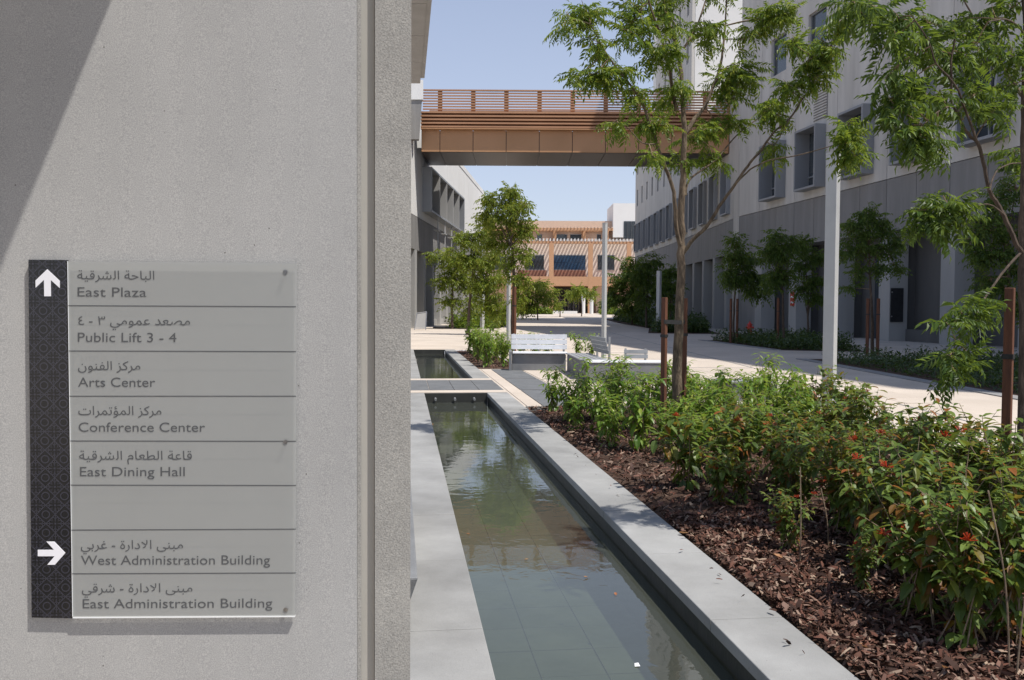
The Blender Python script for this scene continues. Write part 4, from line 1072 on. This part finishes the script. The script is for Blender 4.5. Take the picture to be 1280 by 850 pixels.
bl_ = [(705, 22, 20, .6, -.9), (735, 14, 24, 1, -.7), (748, 52, 24, .9, -.8), (722, 98, 13, .4, -.9), (742, 96, 12, .5, -.9), (765, 90, 26, 1.1, -.7), (790, 50, 32, 1.1, -.5), (800, 10, 32, 1.1, -.5), (838, 18, 32, 1.2, -.2),
       (828, 70, 28, 1, -.3), (792, 120, 16, .5, -.5), (815, 150, 20, .8, -.4), (838, 112, 26, 1, 0), (880, 42, 32, 1.2, .2), (902, 88, 28, 1.1, .3), (932, 96, 26, 1, .3), (912, 122, 20, .8, .3), (893, 150, 16, .6, .4),
       (872, 175, 28, .9, .2), (895, 196, 16, .5, .3), (815, 192, 12, .4, -.6), (958, 22, 26, 1, .2), (985, 18, 22, .8, .1), (992, 52, 12, .5, -.5), (985, 112, 18, .7, -.6), (968, 140, 16, .7, -.5), (1010, 68, 26, 1.1, -.7),
       (1036, 58, 22, .9, -.8), (1020, 98, 20, .8, -.7), (1046, 30, 14, .5, -.8), (968, 186, 10, .4, -.5), (1063, 178, 17, .9, -1.3), (1062, 158, 12, .6, -1.3), (1066, 200, 8, .4, -1.3), (920, 152, 10, .4, .3), (860, 205, 16, .4, .1),
       (770, 150, 12, .35, -.8), (850, -20, 40, 1.2, 0), (900, -30, 40, 1.2, .3), (800, -35, 35, 1, -.3), (957, 128, 14, .5, .2), (930, 50, 22, .6, .3)]
blobs = [(P3(u, v, Y0 + dy), r * (Y0 + dy) / FPX, w) for (u, v, r, w, dy) in bl_]
make_tree('neem_tree', 'tall young tree with a forked trunk held between two timber stakes in the near bed', None, (tb.x, tb.y, 0), B, blobs, M['neem'], M['bark'], .24, 7.2, 6, ind=280, bn=8)
# strap around trunk
sx = PY(849, 403, Y0)
m = MB(); 
sp0 = PY(829.5, 402, 10.8); sp1 = PY(854.5, 402, 11.35)
m.bar((sp0.x, sp0.y - .045, sp0.z), (sx.x, sx.y - .10, sx.z), .015, .05); m.bar((sx.x, sx.y - .10, sx.z), (sp1.x, sp1.y - .05, sp1.z), .015, .05)
tag(m.build('tree_tie', M['strap']), 'black tie strap between the central trunk and its two stakes', 'strap')

# ---- right tree
Y1 = 6.35
rb0 = PY(1282, 500, Y1); rb0.z = -.02
def bR(px, r0, r1, dY=0.0, off=0.0):
    n = len(px); return ([P3(u, v, Y1 + off + dY * i / (n - 1)) for i, (u, v) in enumerate(px)], r0, r1)
B = [([rb0, P3(1281, 430, Y1), P3(1279, 340, Y1), P3(1280, 260, Y1), P3(1281, 190, Y1), P3(1281, 120, Y1), P3(1283, 40, Y1), P3(1278, -40, Y1), P3(1270, -120, Y1)], .042, .016),
     bR([(1279, 318), (1268, 300), (1255, 270), (1244, 250), (1237, 240), (1231, 210), (1223, 181), (1213, 170), (1203, 158), (1196, 140), (1189, 127), (1190, 100), (1189, 76), (1195, 40)], .019, .006, -.5),
     bR([(1222, 180), (1215, 158), (1205, 134), (1198, 113), (1185, 95), (1170, 79), (1160, 50), (1140, 20)], .010, .004, -.4, -.4),
     bR([(1281, 125), (1277, 118), (1262, 98), (1250, 75), (1246, 62), (1232, 42), (1217, 22), (1200, -10)], .016, .006, .5),
     bR([(1283, 50), (1275, 35), (1260, 25), (1247, 25), (1235, 27)], .009, .004, -.3),
     bR([(1280, 312), (1258, 335), (1232, 371), (1224, 385), (1218, 398), (1209, 411), (1200, 422), (1192, 436), (1190, 460)], .010, .003, -.7),
     bR([(1237, 238), (1245, 215), (1262, 205), (1279, 204)], .006, .004, .3, -.3),
     bR([(1255, 268), (1235, 255), (1205, 262), (1180, 262)], .006, .003, -.4, -.2),
     bR([(1198, 128), (1172, 140), (1150, 160)], .007, .003, -.3, -.5),
     bR([(1276, -60), (1200, -70), (1120, -40), (1080, -10)], .014, .006, -.6)]
bl_ = [(1065, 8, 24, .8, -.9), (1092, 12, 22, .8, -.7), (1119, 23, 24, .9, -.6), (1150, 25, 28, 1, -.4), (1113, 52, 22, .8, -.7), (1112, 86, 18, .6, -.7), (1140, 98, 22, .9, -.6), (1150, 60, 26, .9, -.5), (1128, 122, 16, .6, -.7),
       (1112, 130, 12, .45, -.7), (1128, 158, 14, .6, -.7), (1148, 172, 16, .8, -.7), (1172, 176, 14, .6, -.6), (1168, 118, 22, .7, -.5), (1190, 66, 26, .9, -.3), (1216, 62, 24, .8, -.2), (1256, 72, 24, .9, -.1), (1200, 22, 30, 1, 0), (1238, 20, 28, .9, 0),
       (1266, 10, 24, .7, .1), (1225, 112, 22, .8, -.3), (1240, 140, 20, .6, -.3), (1205, 150, 10, .3, -.4), (1268, 105, 12, .4, -.1), (1264, 190, 12, .35, .2), (1180, 262, 18, .8, -.6), (1165, 278, 14, .6, -.6), (1195, 275, 14, .5, -.5), (1150, 262, 10, .3, -.6), (1178, 245, 12, .4, -.5),
       (1200, 384, 13, .5, -.5), (1216, 396, 12, .5, -.5), (1185, 400, 12, .4, -.6), (1222, 372, 10, .3, -.4), (1186, 445, 12, .45, -.7), (1210, 440, 10, .3, -.6), (1194, 462, 8, .3, -.7), (1090, -30, 30, .9, -.6), (1160, -35, 40, 1.2, -.3), (1235, -35, 40, 1.2, 0)]
blobs = [(P3(u, v, Y1 + dy), r * (Y1 + dy) / FPX, w) for (u, v, r, w, dy) in bl_]
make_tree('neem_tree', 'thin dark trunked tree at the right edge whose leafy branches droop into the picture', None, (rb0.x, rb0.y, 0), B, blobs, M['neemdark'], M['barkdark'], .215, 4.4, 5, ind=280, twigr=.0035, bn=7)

# ---- other trees
def small_tree(label, group, u, vb, Y, trunk_px, bl, leafm, flen, shoots, nf, r=.06, tpls=None, ind=0, forks=4, bark=None):
    b0 = PY(u, vb, Y); b0.z = gz(Y) - .02
    pts = [b0] + [P3(a, b, Y) for a, b in trunk_px]
    br = [(pts, r, r * .35)]
    top = pts[-1]; k0 = pts[-2] if len(pts) > 2 else pts[0]
    for i, q in enumerate(bl[:forks + 2]):
        c = P3(q[0], q[1], Y + (q[4] if len(q) > 4 else 0)); s0 = k0 + (top - k0) * random.uniform(.0, .8)
        br.append(([s0, (s0 + c) / 2 + Vector((0, 0, -.05 * (c - s0).length)), c], r * .4, r * .12))
    blobs = [(P3(q[0], q[1], Y + (q[4] if len(q) > 4 else 0)), q[2] * Y / FPX, q[3]) for q in bl]
    return make_tree('young_tree', label, group, (b0.x, b0.y, gz(Y)), br, blobs, leafm, bark or M['barkdark'], flen, shoots, nf, tpls=tpls or FRs, ind=ind, twigr=.01, bn=6)
small_tree('bright leafy young tree rising behind the stone bench, its trunk tied to a brown stake', None, 641, 440, 30.0, [(641, 400), (642, 350), (640, 310), (636, 285)],
           [(628, 262, 22, 1.4, 0), (612, 272, 18, 1, .5), (648, 262, 20, 1.2, -.4), (640, 242, 14, .8, 0), (612, 248, 12, .7, 0), (655, 285, 16, 1, 0), (628, 295, 22, 1, .3), (652, 315, 16, .7, 0), (606, 305, 12, .4, .3), (655, 350, 14, .6, 0), (650, 372, 10, .4, 0), (634, 330, 15, .5, 0)],
           M['neemlight'], .40, 16, 6, r=.08)
small_tree('round dark green young tree left of the pale lamp post by the white building', None, 565, 412, 66.0, [(565, 390), (566, 360), (567, 340)],
           [(568, 340, 20, 1.3), (556, 352, 14, .9), (585, 355, 16, 1), (563, 375, 14, .7), (590, 378, 14, .7), (560, 322, 12, .7), (577, 322, 14, .8), (543, 318, 7, .3)], M['neemlight'], .8, 13, 6, r=.13)
small_tree('taller green young tree with spreading branches between the two left lamp posts', None, 585, 414, 52.0, [(586, 390), (590, 350), (595, 310)],
           [(600, 325, 22, 1.5), (615, 350, 20, 1.3), (590, 300, 16, 1), (583, 325, 16, .9), (612, 375, 18, 1), (596, 355, 16, .9), (620, 318, 12, .7), (575, 296, 9, .4), (606, 288, 12, .6), (625, 392, 12, .5), (560, 312, 8, .3), (640, 382, 12, .5)], M['neemlight'], .7, 13, 6, r=.12)
for i, (u, vb, Y, bl, lab) in enumerate([
    (672, 394, 110, [(668, 360, 14, 1), (680, 372, 12, .8), (662, 378, 12, .8), (650, 385, 10, .6)], 'pale green tree before the far building, left of the orange columns'),
    (700, 394, 128, [(688, 366, 9, .7), (697, 376, 8, .5), (678, 355, 9, .6)], 'small thin tree before the left end of the far glass doors'),
    (727, 394, 132, [(725, 362, 12, 1), (715, 368, 8, .5), (737, 366, 8, .6)], 'small round tree before the right far glass door')]):
    small_tree(lab, None, u, vb, Y, [(u, 380), (u - 1, 368)], bl, M['neemlight'], 1.3, 10, 6, r=.1, forks=2)
for (u, vb, Y, tp, bl, lab, fl) in [
    (790, 402, 86, [(790, 380), (791, 355)], [(788, 335, 18, 1.3), (775, 350, 15, 1), (768, 368, 12, .8), (800, 345, 16, 1), (785, 365, 16, 1), (800, 375, 14, .7), (760, 378, 9, .5), (790, 385, 12, .5)], 'broad dark tree with a sunlit left side beneath the far end of the long building', 1.1),
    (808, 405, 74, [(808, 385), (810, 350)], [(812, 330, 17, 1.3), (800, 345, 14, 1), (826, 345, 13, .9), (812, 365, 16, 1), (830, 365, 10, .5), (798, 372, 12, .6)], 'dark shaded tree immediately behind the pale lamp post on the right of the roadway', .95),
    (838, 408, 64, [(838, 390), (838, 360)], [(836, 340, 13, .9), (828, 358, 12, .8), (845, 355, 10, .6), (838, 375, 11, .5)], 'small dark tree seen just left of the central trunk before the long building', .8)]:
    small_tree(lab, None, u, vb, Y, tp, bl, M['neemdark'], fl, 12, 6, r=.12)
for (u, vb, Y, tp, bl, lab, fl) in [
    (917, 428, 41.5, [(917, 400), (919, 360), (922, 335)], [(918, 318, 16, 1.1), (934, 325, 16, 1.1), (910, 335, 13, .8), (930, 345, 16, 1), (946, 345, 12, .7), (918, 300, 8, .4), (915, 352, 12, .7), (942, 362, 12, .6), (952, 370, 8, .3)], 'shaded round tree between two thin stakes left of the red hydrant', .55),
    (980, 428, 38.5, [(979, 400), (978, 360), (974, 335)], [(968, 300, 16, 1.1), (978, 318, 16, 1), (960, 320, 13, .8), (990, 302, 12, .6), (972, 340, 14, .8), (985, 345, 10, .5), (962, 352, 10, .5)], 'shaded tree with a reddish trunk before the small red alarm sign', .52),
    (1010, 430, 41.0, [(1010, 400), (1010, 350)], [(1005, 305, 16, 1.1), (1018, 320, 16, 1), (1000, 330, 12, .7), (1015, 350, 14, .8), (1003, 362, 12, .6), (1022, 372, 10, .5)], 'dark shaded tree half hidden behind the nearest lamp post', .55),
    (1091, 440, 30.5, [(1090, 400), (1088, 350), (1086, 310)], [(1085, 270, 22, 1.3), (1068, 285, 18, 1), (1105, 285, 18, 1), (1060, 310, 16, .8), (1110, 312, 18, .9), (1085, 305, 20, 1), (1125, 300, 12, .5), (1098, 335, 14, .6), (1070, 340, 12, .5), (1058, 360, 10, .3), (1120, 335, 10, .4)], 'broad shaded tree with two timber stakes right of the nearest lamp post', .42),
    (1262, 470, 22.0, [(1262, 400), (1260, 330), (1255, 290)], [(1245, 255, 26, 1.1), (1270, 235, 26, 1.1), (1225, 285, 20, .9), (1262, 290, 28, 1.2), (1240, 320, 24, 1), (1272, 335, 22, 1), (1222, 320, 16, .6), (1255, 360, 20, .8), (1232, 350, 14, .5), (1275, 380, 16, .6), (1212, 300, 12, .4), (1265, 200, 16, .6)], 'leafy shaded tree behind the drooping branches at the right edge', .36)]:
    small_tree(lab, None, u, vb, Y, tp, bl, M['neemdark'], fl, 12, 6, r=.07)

# ---- shrubs
LT = leaf_tpl(1, .34, .28, .12); LT2 = leaf_tpl(1, .46, .22, .14)
leaf_me = {}
def leaf_mesh(key):
    if key not in leaf_me:
        V, F = {'a': LT, 'b': LT2}[key[0]]
        me = bpy.data.meshes.new('leaf'); me.from_pydata(V.tolist(), [], F.tolist()); me.materials.append(M[key[1]]); leaf_me[key] = me
    return leaf_me[key]
def shrub_variant(seed, kind, H, spread, nst, leaves, llen):
    r = np.random.default_rng(seed); st = MB(); P = []; yaw = []; pit = []; S = []; FP = []
    for i in range(nst):
        a = r.uniform(0, 6.28); lean = r.uniform(.1, 1) * spread; h = H * r.uniform(.6, 1.05)
        b = np.array([r.normal(0, .085), r.normal(0, .085), -.03]); tip = np.array([math.cos(a) * lean, math.sin(a) * lean, h])
        mid = np.array([tip[0] * .35 + r.normal(0, .03), tip[1] * .35 + r.normal(0, .03), h * .55])
        c = catmull([b, mid, tip], 4); st.tube(c, [.0045 - .003 * q / (len(c) - 1) for q in range(len(c))], 4, False)
        C = np.array([tuple(q) for q in c]); n = int(leaves / nst)
        tips = [(C, 1.0)]
        for sb in range(2):   # side shoots
            q = C[r.integers(3, 7)]; a2 = r.uniform(0, 6.28); e = q + np.array([math.cos(a2) * .16, math.sin(a2) * .16, .12]) * r.uniform(.6, 1.2)
            st.tube([q, (q + e) / 2 + [0, 0, .01], e], [.003, .0025, .0018], 4, False); tips.append((np.array([q, (q + e) / 2, e]), .6))
        for (L_, wt) in tips:
            k = max(4, int(n * wt / 2.2))
            for j in range(k):
                f = 1 - (j / k) ** 1.2 * .9; x = f * (len(L_) - 1); i0 = min(int(x), len(L_) - 2); p = L_[i0] * (1 - (x - i0)) + L_[i0 + 1] * (x - i0)
                P.append(p); yaw.append(j * 2.4 + r.normal(0, .4)); pit.append(r.normal(.35 - .9 * (1 - f) - .25, .35)); S.append(llen * r.uniform(.55, 1.1) * (.75 + .4 * (1 - f)))
            if kind == 'fire' and r.uniform() < .065: FP.append(L_[-1])
    o_ = r.permutation(len(P)); P, yaw, pit, S = (np.array(q)[o_] for q in (P, yaw, pit, S))
    return st, P, yaw, pit, S, FP
VAR = {'near': [shrub_variant(50 + i, 'fire', .84, .36, 11, 430, .108) for i in range(4)], 'bright': [shrub_variant(10 + i, 'bright', .78, .30, 8, 210, .155) for i in range(4)], 'fire': [shrub_variant(30 + i, 'fire', .84, .36, 9, 250, .155) for i in range(4)]}
cache = {}
def shrub(kind, v, x, y, z, rot, sc, label, group, solo):
    th = thing('shrub', label, 'shrub', (x, y, z), group)
    st, P, yaw, pit, S, FP = VAR[kind][v]
    c, s_ = math.cos(rot), math.sin(rot); Rz = np.array([[c, -s_, 0], [s_, c, 0], [0, 0, 1]])
    key = (kind, v, solo)
    if key not in cache:
        o = st.build('stems', M['stem'], None); smesh = o.data; bpy.data.objects.remove(o)
        k0 = 300 if (solo and len(P) > 300) else 0
        lv, lf = scatter(LT if kind == 'bright' else LT2, P[k0:], rotm(yaw, pit, np.zeros(len(P)))[k0:], S[k0:])
        me = npmesh('foliage', lv, lf, M['bright' if kind == 'bright' else 'fire']); fm = me.data; bpy.data.objects.remove(me)
        flm = None
        if FP:
            fb_ = MB(); r = np.random.default_rng(v)
            for p in FP:
                for q in range(14):
                    d = Vector((r.normal(0, 1), r.normal(0, 1), r.uniform(.1, 1.4))).normalized(); a = Vector(p) + Vector((0, 0, .01))
                    fb_.tube([a, a + d * .022, a + d * .040], [.0014, .002, .0032], 5, False)
            o = fb_.build('blossom', M['flower']); flm = o.data; bpy.data.objects.remove(o)
        cache[key] = (smesh, fm, flm)
    smesh, fm, flm = cache[key]
    RM4 = Matrix.Rotation(rot, 4, 'Z') @ Matrix.Scale(sc, 4)
    o = link('stems', smesh, th); o.matrix_local = RM4
    if flm is not None: o = link('blossom', flm, th); o.matrix_local = RM4
    if solo:
        R = rotm(yaw, pit, np.zeros(len(P))); me = leaf_mesh(('a' if kind == 'bright' else 'b', 'bright' if kind == 'bright' else 'fire'))
        if len(P) > 300: o = link('foliage', fm, th); o.matrix_local = RM4; o['kind'] = 'stuff'
        for i in range(min(300, len(P))):
            o = link('leaf', me, th); o.matrix_local = RM4 @ Matrix.Translation(P[i]) @ Matrix(R[i].tolist()).to_4x4() @ Matrix.Scale(S[i], 4)
    else:
        o = link('foliage', fm, th); o.matrix_local = RM4; o['kind'] = 'stuff'
    return th
GB = 'bright green shrubs in the near planting bed'; GF = 'red flowering shrubs in the near planting bed'
def zone(s, t, kind):
    side = 'at the basin side' if s < 3.3 else ('in mid bed' if s < 4.9 else 'at the roadway side')
    if kind == 'bright':
        w = 'bright green leafy shrub ' + ('at the far end corner ' if t > 12 else 'around the central tree stakes ' if t > 10.2 else 'just before the central tree ') + side
    else:
        w = 'reddish tinged flowering shrub ' + ('nearest the camera ' if t < 4.6 else 'a little behind the nearest ones ' if t < 6.6 else 'halfway down the bed ' if t < 9 else 'far down the bed ') + side
    return w, w.replace('shrub', 'shrubs', 1)
rs = random.Random(5); cnt = 0
t = 2.3
while t < 13.8:
    s = {True: 3.15, False: 2.75}[t < 6.5] + rs.uniform(-.1, .15)
    if t < 4.2: s = 3.1
    if t > 9: s = 2.45
    while s < 6.15:
        ss = s + rs.uniform(-.2, .2); tt_ = t + rs.uniform(-.22, .22)
        x, y, _ = CH(ss, tt_)
        u = x / y * FPX + 640
        if u < 1400 and y > 2.6 and rs.random() > .12 and not (ss > 5.3 and tt_ < 9.5):
            kind = 'bright' if (tt_ > 8.7 and ss < 4.4 + (tt_ - 8.7) * .35) else 'fire'
            H = 1.0 if kind == 'bright' else .88
            if tt_ < 5 and ss < 3.4: H *= .75
            shrub('near' if kind == 'fire' and tt_ < 6.6 else kind, rs.randrange(4), x, y, -.01, rs.uniform(0, 6.28), H * rs.uniform(.66, 1.2), *zone(ss, tt_, kind), tt_ < 5.0 and u < 1330)
            cnt += 1
        s += .50 if t > 6 else .46
    t += .50 if t > 6 else .46
for k, (u, vb, sc_) in enumerate(((1148, 775, 1.05), (1215, 812, 1.0), (1268, 800, 1.15), (1110, 712, 1.0), (1195, 735, 1.2), (1262, 728, 1.2), (1060, 668, .95), (1150, 680, 1.15), (1240, 680, 1.2), (1305, 770, 1.1), (990, 640, .8), (985, 690, .55), (925, 628, .6), (1075, 742, .5))):
    p = PZ(u, vb); nm = ['leggy flowering shrub leaning over the bare mulch at the lower right', 'low flowering shrub closest to the bottom right corner', 'dense flowering shrub at the right frame edge near the bottom', 'flowering shrub on the mulch just right of the bare canes', 'large flowering shrub in the cluster at the lower right', 'large flowering shrub before the nearest timber stake', 'small flowering shrub directly behind the two bare canes', 'bushy flowering shrub behind the leggy one at lower right', 'tall flowering shrub beside the nearest timber stake', 'flowering shrub cut by the right edge of the photo', 'smallest flowering shrub on the mulch left of the bare canes', 'low leafy sprig on the open mulch beside the upright bare cane', 'low shrub nearest the basin coping halfway along the mulch', 'small low sprig alone on the mulch at lower right'][k]
    shrub('near', k % 4, p.x, p.y, -.01, k * 1.9, sc_, nm, None, True)
# bare canes near the front
for k, (u, vb, h, dx_) in enumerate(((1000, 708, .62, .0), (1036, 690, .42, -.05), (1262, 838, .8, -.1), (1270, 846, .6, .08))):
    p = PZ(u, vb); c = MB()
    c.tube(catmull([(p.x, p.y, -.03), (p.x + dx_ * .3, p.y, h * .5), (p.x + dx_, p.y + .03, h)], 4), [.0042] * 4 + [.0034] * 5, 6)
    lab = ['bare pale cane standing upright in the mulch left of the big flowering shrubs', 'second bare cane leaning slightly, just right of the upright bare cane', 'pale bare cane curving up at the bottom right corner', 'short bare cane in the bottom right corner'][k]
    tag(c.build('bare_cane', M['stem']), lab, 'plant cane')
# dry fallen leaves on the mulch
dl = leaf_tpl(1, .55, -.25, .3); me = bpy.data.meshes.new('fallen_leaf'); me.from_pydata(dl[0].tolist(), [], dl[1].tolist()); me.materials.append(M['dryleaf'])
for k, (u, v) in enumerate(((1090, 813), (980, 700), (1180, 838), (860, 668), (1120, 770), (1225, 805), (1010, 760))):
    p = PZ(u, v, .02); o = link('fallen_leaf', me, None, (p.x, p.y, .03)); o.rotation_euler = (rs.uniform(-.4, .4), rs.uniform(-.4, .4), rs.uniform(0, 6)); s_ = rs.uniform(.045, .08); o.scale = (s_, s_, s_)
    tag(o, 'dry orange brown leaf fallen on the bark mulch', 'fallen leaf', 'dry leaves on the mulch')

for k, (u, v) in enumerate(((541, 531), (588, 668), (655, 700), (770, 745), (735, 722), (600, 560))):
    p = PZ(u, v, WL); o = link('floating_leaf', me, None, (p.x, p.y, WL + .004)); o.rotation_euler = (0, 0, k * 2.1); o.scale = (.035,) * 3
    tag(o, 'small dry leaf floating on the near water basin', 'floating leaf', 'leaves floating on the water')
# shrubs in the bed beside the bench
rs2 = random.Random(9)
for (s, t) in ((2.3, 24), (2.75, 24.2), (2.4, 25.2), (2.9, 25.4), (2.25, 26.4), (2.8, 26.6), (2.4, 27.8), (2.95, 27.7), (2.5, 29), (2.3, 30.4), (2.85, 30), (2.6, 31.5)):
    x, y, _ = CH(s, t); shrub('bright', rs2.randrange(4), x, y, -.02, rs2.uniform(0, 6), 1.35 * rs2.uniform(.85, 1.15), 'lush bright green shrub in the small bed left of the stone bench', 'shrubs beside the stone bench', False)
for (u, Y) in ((652, 26), (668, 26.5), (685, 26), (722, 26.5), (738, 26)):
    p = PY(u, 440, Y); shrub('bright', rs2.randrange(4), p.x, Y, 0, rs2.uniform(0, 6), 1.15, 'bright green shrub peeping over the back of the stone bench', 'shrubs behind the stone bench', False)
# low shaded planting in the right-hand beds, and hedges (leafy masses)
def leafmass(label, polys, n, h, size, m, name='ground_cover', nfun=None):
    P = []
    for _ in range(n):
        a, b, c, d = [np.array((*q, 0)) for q in polys]; s, t = rng.uniform(.03, .97, 2)
        p = (a * (1 - s) + d * s) * (1 - t) + (b * (1 - s) + c * s) * t
        hh = h * (.55 + .45 * math.sin(p[0] * 5.1 + 1.3 * math.sin(p[1] * 2)) * math.sin(p[1] * 3.7 + p[0]))
        P.append((p[0], p[1], gz(p[1]) + rng.uniform(.02, max(.05, hh))))
    P = np.array(P); n = len(P)
    v, f = scatter(simple_leaf(.5, .2), P, rotm(rng.uniform(0, 6.28, n), rng.normal(.2, .6, n), rng.normal(0, .4, n)), size * rng.uniform(.6, 1.2, n))
    return tag(npmesh(name, v, f, m), label, 'ground cover', kind='stuff')
leafmass('low shaded ground cover plants in the bed around the hydrant trees', rbed1, 9000, .75, .16, M['hedge'])
leafmass('low dark ground cover along the shaded bed at the right', rbed2, 26000, .55, .12, M['hedge'])
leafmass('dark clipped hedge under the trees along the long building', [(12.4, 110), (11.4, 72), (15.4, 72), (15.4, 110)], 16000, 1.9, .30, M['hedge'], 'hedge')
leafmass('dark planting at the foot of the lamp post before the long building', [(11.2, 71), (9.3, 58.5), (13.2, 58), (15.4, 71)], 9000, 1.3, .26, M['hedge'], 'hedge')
leafmass('green planting under the left trees by the white building', lbed, 12000, 1.5, .28, M['neem'])
leafmass('pale low planting before the far building', [(1.5, 150), (1.5, 156), (7, 156), (7, 150)], 3000, 1.4, .5, M['neem'])
leafmass('pale low planting right of the far entrance', [(15, 150), (15, 156), (24, 156), (24, 150)], 3000, 1.4, .5, M['neem'])
# purge empties used only as scratch
for me in list(bpy.data.meshes):
    if me.users == 0: bpy.data.meshes.remove(me)
